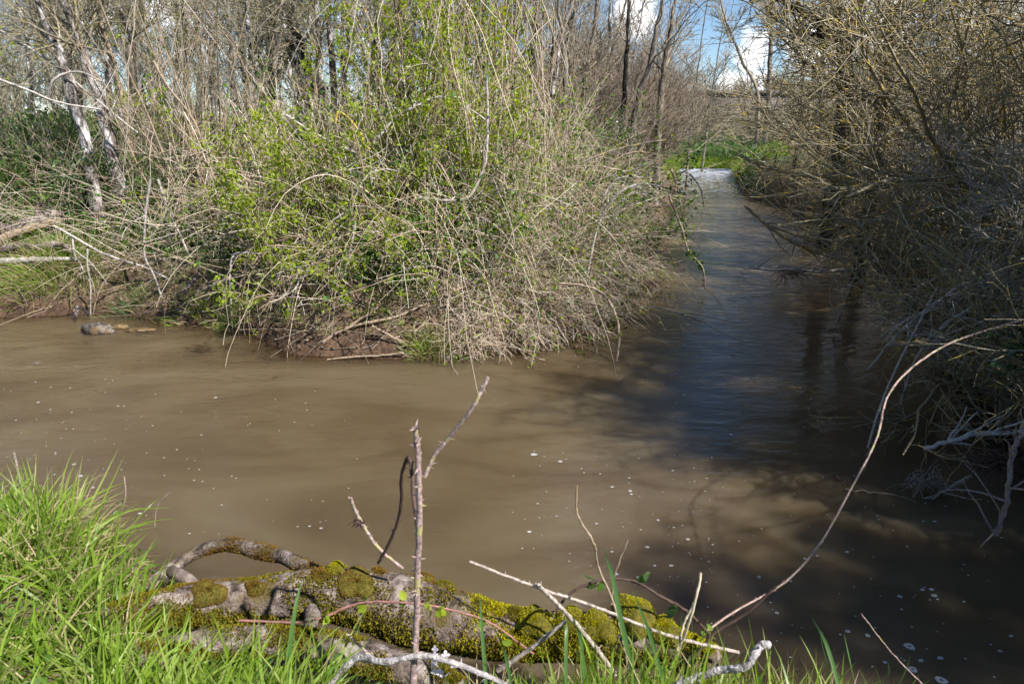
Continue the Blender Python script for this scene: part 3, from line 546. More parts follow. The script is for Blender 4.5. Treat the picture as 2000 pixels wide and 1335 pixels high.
# dark ivy and moss on the foot of the shaded bank
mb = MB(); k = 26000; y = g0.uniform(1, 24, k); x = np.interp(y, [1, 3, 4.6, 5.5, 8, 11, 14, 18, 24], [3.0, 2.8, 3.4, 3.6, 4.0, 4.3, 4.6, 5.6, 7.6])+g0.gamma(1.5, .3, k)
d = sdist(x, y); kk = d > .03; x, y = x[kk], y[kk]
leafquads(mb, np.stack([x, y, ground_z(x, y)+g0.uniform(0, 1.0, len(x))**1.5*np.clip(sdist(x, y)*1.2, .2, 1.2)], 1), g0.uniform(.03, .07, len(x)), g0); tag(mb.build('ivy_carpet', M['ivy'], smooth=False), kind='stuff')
# willowy bushes closing the gap past the bend
fb = shrub('far_bush', 'low tan bush with whitish blossom specks below the stone wall', 'bush', 'woodtwig', 8, 2.2, .014, .8, seed=55, n_b=12, n_t=8, pull=-.06, rmin=.012)
for n, (px, Y, s, lb) in enumerate([(1475, 33, .8, None), (1520, 30, 1.2, 'broad tan bush at the foot of the lone slender tree'), (1560, 27, 1.3, 'tan bush where the thicket meets the far bank'), (1340, 36, 1.0, 'pale bush in front of the far wood past the bend'), (1420, 37, .8, 'small tan bush close under the stone wall'), (1385, 34.5, .7, 'lowest tan bush above the green strip of far bank'), (1440, 35, .8, 'rounded tan bush between the two far saplings and the wall'), (1310, 33, .8, 'tan bush half hidden by the upswept shrubs at the bend'), (1600, 31, 1.3, 'tan bush behind the thin dark trees by the far bank')]):
    p = at_y(px, 280, Y); place(fb, p[0], Y, n*1.3, s, None, n == 0, lb)
# ------------------------------------------------------------------ the bramble mound on the sunlit bank
def outward(x, y):
    """unit direction towards the water in the plane"""
    e = .08; gx = sdist(x+e, y)-sdist(x-e, y); gy = sdist(x, y+e)-sdist(x, y-e)
    n = np.maximum(np.hypot(gx, gy), 1e-6); return -gx/n, -gy/n
def bank_points(g, n, x0, x1, y0, y1, d0, d1):
    X = np.empty(0); Y = np.empty(0)
    while len(X) < n:
        x = g.uniform(x0, x1, n*3); y = g.uniform(y0, y1, n*3); d = sdist(x, y); k = (d > d0)&(d < d1); X = np.append(X, x[k]); Y = np.append(Y, y[k])
    return X[:n], Y[:n]
def tangle(name, seed, n, box, dr, L, up, outw, pull, rad, nk=3, kl=(.15, .5), mat='straw', wander=.13, K=9, mud=True):
    g = np.random.default_rng(seed); x, y = bank_points(g, n, *box, *dr); k = (sdist(x, y) > .75)|(x > -.75)|(x < -1.9) if mud else x > -99; x, y = x[k], y[k]; n = len(x); ox, oy = outward(x, y); z = ground_z(x, y)
    o = g.uniform(*outw, n); D = np.stack([ox*o+g.normal(0, .38, n), oy*o+g.normal(0, .38, n), g.uniform(*up, n)], 1)
    P = grow(np.stack([x, y, z-.03], 1), D, g.uniform(*L, n), K, wander, g.uniform(*pull, n), g)
    fl = np.where(sdist(P[..., 0], P[..., 1]).reshape(P.shape[:2]) > 0, ground_z(P[..., 0], P[..., 1])+.01, -.06); P[..., 2] = np.maximum(P[..., 2], fl)
    r = taper(rad[0]+(rad[1]-rad[0])*g.uniform(0, 1, n)**1.5, K, .4); mb = MB(); tubes(mb, P, r, 3)
    if nk:
        b, rb = kids(P, r, nk, .25, 1, kl, (.3, 1.1), 5, .18, -.06, .65, .4, True, g); tubes(mb, b, np.maximum(rb, .0018), 3)
    tag(mb.build(name, M[mat]), kind='stuff'); return P
tA = tangle('bramble_tangle', 31, 1150, (-2.3, 1.5, 5.2, 9.5), (.25, 3.0), (.7, 2.0), (.6, 1.9), (-.3, .6), (-.17, -.03), (.0028, .0080), 2)
tB = tangle('bramble_tangle', 32, 800, (-.3, 1.8, 5.2, 9), (.10, .8), (.4, 1.15), (.6, 1.6), (-.2, .75), (-.34, -.12), (.0022, .0055), 3, wander=.22)
tC = tangle('matted_brushwood', 33, 1000, (-.55, 1.2, 5.15, 6.6), (.03, .55), (.2, .62), (.05, .9), (-.5, .9), (-.34, -.08), (.0020, .0055), 3, (.08, .3), wander=.24)
tD = tangle('bramble_tangle', 34, 120, (-5.5, -1.8, 6.0, 9), (.9, 2.4), (.5, 1.6), (.4, 1.3), (-.2, .6), (-.24, -.06), (.0022, .005), 2)
tE = tangle('bare_twig_tangle', 35, 420, (.9, 2.4, 7.4, 14), (.6, 1.8), (.6, 1.4), (.6, 1.4), (-.5, .25), (-.16, -.03), (.0025, .006), 4, (.2, .6), 'straw')
tF = tangle('arching_canes', 47, 190, (-2.0, 1.3, 5.2, 7.5), (.5, 1.6), (1.2, 2.3), (.9, 1.7), (.1, .8), (-.30, -.16), (.0030, .0075), 2, (.15, .4), wander=.07, K=14)
def curtain():
    """lianas and tall dry stems: a ragged curtain between the trees and the mound"""
    g = np.random.default_rng(44); n = 380; mb = MB()
    x = g.uniform(-3.6, .7, n); y = g.uniform(6.3, 8.0, n)+np.clip(-x-1.5, 0, 9)*.25; z0 = ground_z(x, y); h = np.where((x > -3.2)&(x < -1.3), g.uniform(.7, 1.5, n), g.uniform(.9, 3.0, n))
    P = grow(np.stack([x, y, z0+h], 1), np.stack([g.normal(0, .55, n), g.normal(-.15, .3, n), -np.ones(n)], 1), h*g.uniform(.7, 1.1, n), 12, .11, -.05, g); P = P[(P[..., 0]/P[..., 1] < .11).all(1)]; n = len(P); P[..., 2] = np.maximum(P[..., 2], .05)
    tubes(mb, P, taper(g.uniform(.0026, .0070, n), 12, .5)); b, rb = kids(P, np.full((n, 12), .0024), 3, .1, .9, (.2, .7), (.3, 1.0), 6, .16, -.04, .7, .4, True, g); tubes(mb, b, rb)
    tag(mb.build('hanging_vines', M['straw']), kind='stuff')
    n = 85; mb = MB(); x = g.uniform(-1.25, .3, n); y = g.uniform(6.2, 9.0, n)+np.clip(-x-1.5, 0, 9)*.25
    P = grow(np.stack([x, y, ground_z(x, y)-.03], 1), np.stack([g.normal(0, .22, n), g.normal(-.1, .2, n), np.ones(n)], 1), g.uniform(1.2, 3.0, n), 12, .06, g.uniform(-.07, .01, n), g)
    k = ~(((P[..., 0]/P[..., 1] > .04)&(P[..., 2] > 1.6)).any(1)); P = P[k]; n = len(P); r = taper(g.uniform(.0025, .008, n), 12, .35); tubes(mb, P, r, 4); b, rb = kids(P, r, 3, .3, 1, (.2, .7), (.3, .9), 6, .13, .0, .6, .4, True, g); tubes(mb, b, np.maximum(rb, .0013))
    tag(mb.build('dry_stems', M['straw']), kind='stuff'); leaf_p = np.concatenate([P])
    mb = MB(); p = along(P, 3600, .2, 1, g); p = np.repeat(p, 3, 0)+g.normal(0, .04, (10800, 3)); leafquads(mb, p, g.uniform(.02, .055, len(p)), g); tag(mb.build('climbing_leaves', M['spring'], smooth=False), kind='stuff')
curtain()
def leaf_stuff(name, seed, P, n, size, mat, t0=.25, sp=.03, tri=True):
    g = np.random.default_rng(seed); p = along(P, n//3, t0, 1, g); p = np.repeat(p, 3, 0)+g.normal(0, sp, (3*len(p), 3)); p[:, 2] = np.maximum(p[:, 2], .02)
    mb = MB(); leafquads(mb, p, g.uniform(*size, len(p)), g); tag(mb.build(name, M[mat], smooth=False), kind='stuff')
leaf_stuff('bramble_leaves', 36, tA, 13000, (.028, .055), 'bramble'); leaf_stuff('bramble_leaves', 37, tB, 3600, (.024, .046), 'bramble'); leaf_stuff('young_bramble_leaves', 45, tB, 5000, (.016, .042), 'spring', .1); leaf_stuff('young_bramble_leaves', 46, tE, 2500, (.02, .05), 'bramble', .1); leaf_stuff('bramble_leaves', 38, tD, 3500, (.028, .05), 'bramble')
leaf_stuff('young_bramble_leaves', 39, tA[:1500], 20000, (.016, .044), 'spring', .15); leaf_stuff('young_bramble_leaves', 40, tC, 700, (.02, .035), 'spring', .4)
leaf_stuff('withered_leaves', 41, tC, 1500, (.02, .04), 'litter', .2); leaf_stuff('withered_leaves', 42, tB, 900, (.02, .04), 'litter', .2)

# green shrubs just coming into leaf
GS = [ # px, Y, height, spread, leaves, label, mat
 (640, 6.8, 1.2, .55, 2900, 'spring', 'bright green shrub in young leaf with pale stems below the whitest tree'),
 (560, 6.4, 1.5, .6, 2400, 'spring', 'low bright green shrub arching beside the tan hazel clump'),
 (740, 6.3, 1.35, .6, 2600, 'spring', 'bright yellow-green shrub in the middle of the bramble mound'),
 (850, 7.6, 4.2, .26, 6000, 'spring', 'tallest bright green tree-like shrub reaching out of the picture above the mound'),
 (950, 7.9, 4.0, .22, 3600, 'spring', 'tall yellow-green shrub against the edge of the open sky'),
 (800, 8.0, 3.8, .2, 2000, 'spring', 'tall green shrub veiling the dark and grey blotched tree'),
 (700, 5.75, .8, .7, 900, 'spring', 'small fresh green shrub close above the bare mud of the point'),
 (555, 5.95, .8, .7, 900, 'spring', 'small green shrub with sprays hanging to the water by the narrow muddy bank'),
 (1185, 9.0, 1.4, .6, 2000, 'ivy', 'dark green bush on the corner of the mound where the stream comes in'),
 (1235, 8.3, 1.0, .6, 1500, 'bramble', 'mid green bramble bush hanging over the corner into the stream'),
 (1080, 9.5, 1.2, .8, 1500, 'bramble', 'mid green bush below the bent blotched tree'),
 (450, 8.6, 1.6, .6, 1000, 'spring', 'sparse green shrub behind the hazel clump'),
 (130, 9.0, 1.5, .9, 2600, 'bramble', 'broad green bramble bush at the foot of the two parallel leaning trunks'),
 (20, 8.2, 1.2, .9, 2000, 'bramble', 'green bush at the edge of the view above the fallen logs'),
 (260, 8.0, .9, .9, 1500, 'ivy', 'low dark green bush beside the hazel clump foot'),
]
for i, (px, Y, h, sp, nl, lm, lb) in enumerate(GS):
    o = shrub('leafy_shrub', lb, 'shrub', 'straw' if h < 3 else 'greytwig', 6 if h < 1 else 8, h, .006+.004*h, sp, seed=80+i, n_b=8 if h < 3 else 13, n_t=4, bl=(.25*h**.5, .6*h**.5), tl=(.12, .4), pull=-.06 if h < 3 else -.01,
              leaves=int(nl*1.75), lmat=lm, lsize=(.014, .048), rmin=.0018)
    x = at_y(px, 300, Y)[0]; place(o, x, Y, i*1.1, 1.0, None, True)

# hazel clump with its fan of tan stems
def hazel():
    g = np.random.default_rng(51); base = at_y(395, 445, 7.7); root = np.array([base[0], 7.7, float(ground_z(base[:1], np.array([7.7]))[0])])
    o = thing('hazel_clump', 'big clump of tan hazel rods fanning up from one stool above the bank', 'shrub', root)
    for k in range(27):
        bx, by = g.normal(0, .16), g.normal(0, .12); sx = bx*1.2+g.normal(-.08, .28)
        P = grow(np.array([[bx, by, -.05]]), np.array([[sx, by*.8+g.normal(-.05, .12), 1.]]), [g.uniform(1.3, 3.4)], 14, .05, -.012, g); r = taper(np.array([g.uniform(.006, .014)]), 14, .3)
        mb = MB(); tubes(mb, P, r, 6); b, rb = kids(P, r, 5, .3, 1, (.3, .9), (.3, .8), 6, .12, .03, .5, .3, True, g); tubes(mb, b, np.maximum(rb, .002), 3)
        t, rt = kids(b, np.maximum(rb, .002), 4, .2, 1, (.1, .35), (.3, .9), 4, .15, 0, .7, .5, True, g); tubes(mb, t, np.maximum(rt, .0015), 3)
        mb.build('rod', M['hazel'], o)
hazel()

M['foamwhite'] = leaf_mat('broken_water', [(.4, .42, .46), (.5, .5, .54)], .2, .4, .4)
# single canes that stand out of the tangle
def cane(pts, Y, w0, w1, mat, label, name='bramble_cane', leaves=0, lmat='spring', thorns=0, side=0, seed=0, ls=(.025, .045), cat='cane', K=None, jit=.004, sides=6, group=None):
    g = np.random.default_rng(900+seed); n = len(pts); Ys = np.linspace(Y[0], Y[1], n) if isinstance(Y, tuple) else np.full(n, Y)
    if np.mean(Ys) > 5: w0 *= 1.25; w1 *= 1.25
    C = [at_y(px, py, yy)+(g.normal(0, .02*(.3+yy/10), 3)*np.array([0, 1, 0])) for (px, py), yy in zip(pts, Ys)]
    K = K or max(16, n*6); P = catmull(C, K); root = P[0].copy(); P = (P-root)[None]+np.concatenate([np.zeros((1, 1, 3)), g.normal(0, jit*.4, (1, K-1, 3))], 1)
    y = float(Ys.mean()); r = (np.linspace(w0, w1, K)*np.interp(np.linspace(0, 1, K), np.linspace(0, 1, n), Ys))[None]/FPX*.5*(1+g.normal(0, .05, (1, K)))
    o = thing(name, label, cat, root, group); mb = MB(); tubes(mb, P, r, sides)
    if side:
        b, rb = kids(P, r, side, .1, .95, (.05*y**.7, .16*y**.7), (.4, 1.1), 6, .15, -.02, .6, .4, False, g); tubes(mb, b, rb, 4)
    if thorns:
        p = along(P, thorns, .02, .98, g); d = nrm(g.normal(0, 1, (thorns, 3))); rr = r.mean(); h = rr*1.7*g.uniform(.8, 1.5, thorns)
        Q = np.stack([p, p+d*(rr*.9)[None] if False else p+d*rr*.9, p+d*(rr*.9+h[:, None])], 1); tubes(mb, Q, np.stack([np.full(thorns, rr*.55), np.full(thorns, rr*.4), np.full(thorns, rr*.03)], 1), 4)
    mb.build('stem', M[mat], o)
    if leaves:
        p = along(P, leaves, .1, 1, g)
        for_l = MB(); ax = nrm(g.normal(0, 1, (leaves, 3))+np.array([0, 0, .3])); pp = np.repeat(p, 3, 0); aa = nrm(np.repeat(ax, 3, 0)+g.normal(0, .55, (leaves*3, 3)))
        (leafshapes(for_l, pp+aa*.01, g.uniform(*ls, len(pp)), g, aa) if Ys.mean() < 4 else leafquads(for_l, pp+aa*.01, g.uniform(*ls, len(pp)), g, aa, .05)); for_l.build('foliage', M[lmat], o, smooth=False)
    return o
C = [
 ([(296, 350), (285, 413), (284, 497), (301, 546), (329, 616)], 6.5, 4, 3, 'palegrey', 'whitish cane dropping from the hazel clump straight to the water line'),
 ([(310, 350), (326, 406), (350, 455), (371, 500)], 6.8, 4, 3, 'palegrey', 'short whitish cane slanting down from the hazel clump'),
 ([(105, 441), (143, 462), (210, 493), (290, 525), (350, 556), (395, 574)], 6.7, 4, 3, 'palegrey', 'long pale branch slanting down the bank from the fallen logs'),
 ([(140, 462), (150, 497), (156, 520), (153, 544)], 6.7, 3, 2, 'palegrey', 'thin pale twig hanging from the slanting branch beside the grass tussock'),
 ([(171, 486), (173, 520), (175, 560), (178, 626)], 6.45, 3, 2, 'palegrey', 'thin upright cane reaching down to the stone in the water'),
 ([(332, 469), (280, 483), (224, 525), (196, 567), (180, 626)], 6.5, 3.5, 2.5, 'hazel', 'orange-brown cane arching down towards the stone in the water'),
 ([(444, 480), (455, 448), (490, 410), (542, 378), (595, 369), (651, 375)], 6.2, 4, 2.5, 'straw', 'tan cane arching high over the low bright green shrub'),
 ([(490, 493), (458, 497), (451, 525), (451, 588), (455, 665)], 6.0, 4, 2.5, 'palegrey', 'pale hooked cane hanging vertically into the water'),
 ([(525, 486), (490, 518), (469, 556), (465, 630), (455, 684)], 5.9, 4.5, 2.5, 'straw', 'longest tan cane dipping its tip into the water beside the pale hooked one'),
 ([(640, 493), (602, 525), (574, 574), (560, 630)], 5.8, 5, 3, 'palegrey', 'pale arching cane above the small green shrub by the water'),
 ([(690, 409), (644, 437), (595, 514), (549, 591)], 5.9, 4.5, 3, 'palegrey', 'long pale cane sloping steeply down the face of the mound'),
 ([(696, 430), (679, 514), (665, 553), (630, 623)], 5.8, 5, 3, 'palegrey', 'pale cane dropping to the bare mud of the point'),
 ([(817, 387), (880, 392), (915, 385), (936, 350), (950, 304), (952, 245), (952, 196), (950, 147)], 6.1, 5, 4, 'palegrey', 'whitish J-shaped cane curving up the middle of the mound'),
 ([(730, 280), (775, 227), (810, 210), (845, 192), (880, 191), (901, 196), (929, 245), (940, 297)], 6.4, 5, 4, 'palegrey', 'whitish cane making a broad arch over the crest of the mound'),
 ([(656, 240), (658, 225), (663, 219), (680, 231), (701, 259), (712, 283), (724, 292)], 6.3, 4, 4, 'yellowcane', 'bright yellow cane bent in a hook among green leaves'),
 ([(831, 287), (836, 210), (841, 140), (850, 35)], 6.8, 4, 3, 'palegrey', 'upright pale cane in front of the tallest green shrub'),
 ([(831, 290), (859, 322), (876, 350), (890, 380)], 6.2, 4, 3, 'straw', 'short tan cane leaning under the broad pale arch'),
 ([(1045, 385), (1090, 350), (1142, 315), (1212, 290), (1300, 273)], 6.6, 4, 2.5, 'greytwig', 'long dark cane rising across the mound towards the stream'),
 ([(600, 350), (652, 336), (688, 334), (730, 350)], 6.1, 3.5, 3, 'palegrey', 'pale low-arched cane crossing the front of the bright shrub'),
 ([(600, 688), (652, 658), (715, 616), (740, 597)], (5.3, 5.5), 6, 4, 'straw', 'thick bleached stick sloping over the bare mud to the water'),
 ([(610, 681), (680, 640), (768, 620), (828, 595), (908, 560)], (5.3, 5.6), 5.5, 4, 'straw', 'longest bleached stick lying across the point above the mud'),
 ([(726, 637), (760, 655), (796, 672)], 5.25, 4, 3, 'straw', 'short bleached stick crossing the two long ones at the mud'),
 ([(640, 701), (700, 697), (750, 693), (790, 686)], (5.14, 5.2), 3, 4, 'straw', 'stick lying in the water along the foot of the mud'),
 ([(1090, 553), (1146, 560), (1181, 577), (1202, 616), (1209, 658), (1204, 707)], (5.5, 5.1), 5, 4, 'straw', 'tan cane arching off the point and hanging into the water'),
 ([(1223, 609), (1265, 600), (1300, 602), (1345, 618), (1378, 632)], (6.0, 5.7), 3.5, 2, 'greytwig', 'thin bare twig arched low over the water off the point'),
 ([(1310, 330), (1320, 356), (1328, 400), (1338, 450)], 8.6, 3.5, 2, 'straw', 'straw coloured stem hanging over the corner of the mound into the stream'),
 ([(1322, 340), (1340, 336), (1360, 356), (1370, 375), (1376, 405)], 8.8, 3, 2, 'palegrey', 'pale arched twig drooping in the mouth of the stream'),
 ([(560, 225), (590, 245), (640, 275), (700, 300)], 6.6, 4, 3, 'palegrey', 'pale cane descending from the trunks into the bright shrub'),
 ([(300, 120), (330, 170), (380, 240), (420, 350)], 7.2, 4, 3, 'hazel', 'bent tan cane leaning across the hazel rods'),
 ([(0, 60), (80, 110), (160, 170), (270, 260)], 7.6, 4, 3, 'palegrey', 'long pale branch slanting across both parallel leaning trunks'),
 ([(0, 155), (60, 178), (120, 200), (200, 215)], 7.0, 4, 3, 'palegrey', 'pale branch running low across the foot of the leaning trunks'),
 ([(95, 200), (105, 160), (130, 142), (165, 143), (200, 160)], 7.4, 4, 3, 'palegrey', 'pale hooped cane in front of the leaning trunks'),
]
M['yellowcane'] = twig_mat('yellow_cane', [(.48, .34, .05), (.55, .40, .08)])
for i, c in enumerate(C): cane(*c[:5], c[5], seed=i, side=3 if i % 3 == 0 else 0, leaves=10 if i in (9, 19, 23) else 0)
cane([(1305, 380), (1330, 440), (1345, 490), (1370, 520), (1378, 565)], (7.6, 7.4), 4, 2.5, 'greytwig', 'leafy dark green bramble strand trailing from the corner down to the stream', leaves=34, lmat='bramble', seed=77, ls=(.03, .055))
g1 = np.random.default_rng(61)
for k in range(26):
    px = g1.uniform(470, 1180); y = g1.uniform(5.9, 7.4); h0 = g1.uniform(300, 480); s = g1.choice([-1, 1]); w = g1.uniform(40, 130); t = g1.uniform(30, 120)
    cane([(px, h0+g1.uniform(90, 170)), (px+s*w*.25, h0+20), (px+s*w*.6, h0-t*.5), (px+s*w*1.05, h0-t*.75), (px+s*w*1.5, h0-t*.7)], y, 4, 2, ['straw', 'palegrey', 'straw'][k % 3],
         'thin dry bramble cane arching within the tangle of the mound', seed=200+k, side=3, group='dry canes arching in the bramble mound')

# fallen logs, stones, tussocks and litter on the sunlit bank
def log(pts, Y, w0, w1, mat, label, name='fallen_log', seed=0, cat='log', K=28, stub=None, rough=.10):
    g = np.random.default_rng(700+seed); n = len(pts); Ys = np.linspace(Y[0], Y[1], n) if isinstance(Y, tuple) else np.full(n, Y)
    P = catmull([at_y(a, b, yy) for (a, b), yy in zip(pts, Ys)], K); root = P[K//2].copy(); P = (P-root)[None]; P = P+g.normal(0, .004, P.shape)
    r = np.linspace(w0, w1, K)[None]*Ys.mean()/FPX*.5*(1+g.normal(0, rough, (1, K))); r[0, 0] *= .3; r[0, -1] *= .3
    o = thing(name, label, cat, root); mb = MB(); tubes(mb, P, r, 12); mb.build('stem', M[mat], o)
    if stub is not None:
        q = catmull([at_y(a, b, Ys.mean())-root for a, b in stub], 10)[None]; mb = MB(); tubes(mb, q, np.linspace(w1*.45, w1*.2, 10)[None]*Ys.mean()/FPX*.5, 8); mb.build('branch_stub', M[mat], o)
    return o
log([(-40, 470), (20, 450), (60, 436), (100, 424), (128, 420)], (7.2, 7.4), 34, 24, 'deadwood', 'thick grey fallen log with flaking bark, upper one of a crossed pair', seed=1, stub=[(72, 430), (74, 410), (84, 390)])
log([(-40, 485), (20, 460), (70, 443), (122, 430)], (7.0, 7.2), 18, 11, 'redlog' if 'redlog' in M else 'hazel', 'thin reddish log lying along the thick grey fallen log', seed=2)
log([(-40, 492), (0, 490), (40, 480), (70, 482), (100, 478), (125, 480), (145, 494)], 6.9, 14, 12, 'deadwood', 'twisted grey driftwood branch lying between the fallen logs', seed=3)
log([(-40, 514), (10, 510), (60, 508), (110, 506), (155, 505)], 6.75, 17, 8, 'palelog' if 'palelog' in M else 'palegrey', 'smooth pale log with peeled bark above the grass tussock', seed=4)
log([(140, 640), (150, 610), (152, 598), (166, 606), (176, 616)], 6.3, 6, 6, 'darkbark', 'small dark forked root sticking out at the water line', name='driftwood_root', seed=5, cat='root')
log([(360, 570), (375, 552), (392, 535)], 6.1, 10, 6, 'deadwood', 'short broken grey stub of wood leaning on the bank', name='broken_branch', seed=6, cat='branch')
def rock(px, py, sx, sy, sz, label, mat, seed):
    g = np.random.default_rng(seed); nu, nv = 28, 16; u = np.linspace(0, 2*math.pi, nu, endpoint=False); v = np.linspace(-.5*math.pi, .5*math.pi, nv)
    U, W = np.meshgrid(u, v); d = np.stack([np.cos(U)*np.cos(W), np.sin(U)*np.cos(W), np.sin(W)], -1); rr = np.ones(U.shape)
    for k in range(10):
        a = nrm(g.normal(0, 1, 3)); rr -= .35*np.maximum(d@a-.72, 0)*g.uniform(.6, 1.6)
    rr += g.normal(0, .035, U.shape)+.10*np.sin(U*3+seed)*np.cos(W*2)+.06*np.sin(U*7+W*5+seed); rr[0] = rr[0].mean(); rr[-1] = rr[-1].mean()
    V = d*rr[..., None]*np.array([sx, sy, sz]); i = np.arange(nu*nv).reshape(nv, nu); a = i[:-1]; b = i[1:]
    mb = MB(); mb.add(V, np.stack([a, np.roll(a, -1, 1), np.roll(b, -1, 1), b], -1)); p = at_z(px, py); o = mb.build('rock', M[mat], loc=(p[0], p[1], sz*.25)); return tag(o, label, 'rock')
M['rock'] = bark_mat('wet_rock', (.035, .028, .022), (.11, .09, .07), (.27, .235, .20), .38, .62, 14, (.16, .095, .03), .62, stretch=1)
M['ochrerock'] = bark_mat('ochre_rock', (.07, .045, .02), (.16, .10, .045), (.24, .17, .09), .38, .62, 14, stretch=1)
rock(190, 648, .15, .09, .075, 'grey rough rock breaking the water off the sunlit bank', 'rock', 1); rock(213, 649, .06, .05, .045, 'small dark rock touching the larger grey one in the water', 'rock', 2)
rock(236, 640, .075, .05, .035, 'flat ochre rock barely out of the water next to the grey rocks', 'ochrerock', 3); rock(275, 645, .15, .06, .012, 'drowned ochre rock showing just at the surface', 'ochrerock', 4)
def tussock(px, py, Yoff, n, L, w, label, mat, seed, rad=.16, droop=-.16, dry=.3):
    g = np.random.default_rng(seed); p = at_z(px, py, 0.0); y = p[1]+Yoff; x = p[0]*(y/p[1]); root = ground_pt(x, y); o = thing('grass_tussock', label, 'grass tuft', root)
    for nm, mt, k in (('green_blades', mat, int(n*(1-dry))), ('dry_blades', 'deadgrass', int(n*dry))):
        if k < 5: continue
        bx, by = g.normal(0, rad, k), g.normal(0, rad*.6, k); D = np.stack([bx/rad*.35, by/rad*.35-.25, np.ones(k)], 1)+g.normal(0, .25, (k, 3))
        P = grow(np.stack([bx, by, ground_z(x+bx, y+by)-root[2]-.01], 1), D, g.uniform(*L, k), 6, .07, droop*(1.3 if mt == 'deadgrass' else 1), g); mb = MB(); ribbons(mb, P, np.full(k, w)*g.uniform(.6, 1.2, k), g); tag(mb.build(nm, M[mt], o), kind='stuff')
    return o
def ribbons(mb, P, w, g):
    N, K = P.shape[:2]; T = nrm(np.gradient(P, axis=1)); s = nrm(np.cross(T, np.repeat(nrm(g.normal(0, 1, (N, 1, 3))*np.array([1, 1, .15])), K, 1)))
    t = np.linspace(0, 1, K); prof = np.minimum(1, 1.35*(1-t**2.2))*np.minimum(1, .55+2*t); prof[-1] = .03; o = s*(w[:, None]*prof[None])[..., None]*.5
    V = np.stack([P-o, P+o], 2); i = np.arange(N*K*2).reshape(N, K, 2); return mb.add(V, np.stack([i[:, :-1, 0], i[:, :-1, 1], i[:, 1:, 1], i[:, 1:, 0]], -1))
tussock(120, 612, .30, 900, (.2, .48), .006, 'large pale green grass tussock spilling down the bank below the logs', 'grass', 11, .24)
tussock(40, 610, .45, 350, (.15, .34), .006, 'ragged grass tuft at the edge of the view on the muddy bank', 'grass', 12, .2)
tussock(470, 640, .05, 320, (.12, .26), .005, 'green grass tuft hanging over the narrow muddy bank', 'grass', 13, .10)
tussock(840, 698, .04, 420, (.08, .2), .005, 'isolated grass tuft on the tip of the muddy point', 'grass', 14, .085)
tussock(590, 640, .35, 350, (.15, .3), .005, 'green grass tuft under the small green shrub by the mud', 'grass', 15, .12, dry=.15)
tussock(390, 632, .12, 240, (.1, .22), .005, 'low grass tuft on the steep bank below the hazel clump', 'grass', 16, .12)
tussock(270, 625, .25, 240, (.1, .22), .005, 'mossy green grass tuft near the ochre rock', 'bluegrass', 17, .14)
def bank_litter():
    g = np.random.default_rng(66); x, y = bank_points(g, 12000, -6.5, 2.2, 5.1, 11, .03, 1.8)
    mb = MB(); leafquads(mb, np.stack([x, y, ground_z(x, y)+.012], 1), g.uniform(.025, .055, len(x)), g, np.stack([g.normal(0, 1, len(x)), g.normal(0, 1, len(x)), g.normal(0, .3, len(x))], 1), .1); tag(mb.build('leaf_litter', M['litter'], smooth=False), kind='stuff')
    x, y = bank_points(g, 900, -6.5, 1.6, 5.1, 8.5, .04, 1.6); n = len(x); z = ground_z(x, y)
    P = grow(np.stack([x, y, z+.02], 1), np.stack([g.normal(0, 1, n), g.normal(0, 1, n), g.normal(.15, .25, n)], 1), g.uniform(.15, .7, n), 5, .12, -.05, g)
    P[..., 2] = np.maximum(P[..., 2], ground_z(P[..., 0], P[..., 1])+.01); mb = MB(); tubes(mb, P, taper(g.uniform(.0018, .006, n), 5, .5)); tag(mb.build('fallen_twigs', M['greytwig']), kind='stuff')
    x, y = bank_points(g, 5000, -7, 1.6, 5.1, 8.5, .12, 1.3); n = len(x)
    P = grow(np.stack([x, y, ground_z(x, y)], 1), np.stack([g.normal(0, .5, n), g.normal(-.2, .5, n), np.ones(n)], 1), g.uniform(.05, .2, n), 5, .1, -.12, g); mb = MB(); ribbons(mb, P, g.uniform(.003, .006, n), g); tag(mb.build('bank_grass', M['grass']), kind='stuff')
    # grass of the far bank past the bend
    x = g.uniform(4, 16, 26000); y = g.uniform(28.6, 46, 26000); k = sdist(x, y) > .1; x, y = x[k], y[k]; n = len(x)
    P = grow(np.stack([x, y, ground_z(x, y)], 1), np.stack([g.normal(0, .4, n), g.normal(0, .4, n), np.ones(n)], 1), g.uniform(.1, .3, n), 4, .1, -.1, g); mb = MB(); ribbons(mb, P, g.uniform(.012, .03, n), g); tag(mb.build('meadow_grass', M['bluegrass']), kind='stuff')
    x = g.uniform(4.5, 11, 26000); y = g.uniform(21, 31.5, 26000); d = sdist(x, y); k = (d > .0)&(d < 1.3); x, y = x[k], y[k]; n = len(x); mb = MB(); P = grow(np.stack([x, y, ground_z(x, y)], 1), np.stack([g.normal(0, .5, n), g.normal(-.5, .5, n), np.ones(n)], 1), g.uniform(.15, .45, n), 5, .1, -.2, g); ribbons(mb, P, g.uniform(.012, .03, n), g); tag(mb.build('bank_edge_grass', M['grass']), kind='stuff')
    mb = MB(); n = 12; px = g.uniform(1318, 1436, n); p = np.array([at_z(a, b) for a, b in zip(px, g.normal(330, 1.0, n))]); t = np.linspace(0, 2*math.pi, 7)[:-1]   # broken water at the riffle
    for q in p:
        if sdist(q[:1], q[1:2])[0] < 0:
            k = g.uniform(.02, .08); mb.add(np.concatenate([np.stack([q[0]+k*1.8*np.cos(t), q[1]+k*np.sin(t), np.full(6, .003)], 1), [[q[0], q[1], .03]]]), T=[[i, (i+1) % 6, 6] for i in range(6)])
    tag(mb.build('white_water', M['foamwhite'], smooth=False), kind='stuff')
bank_litter()
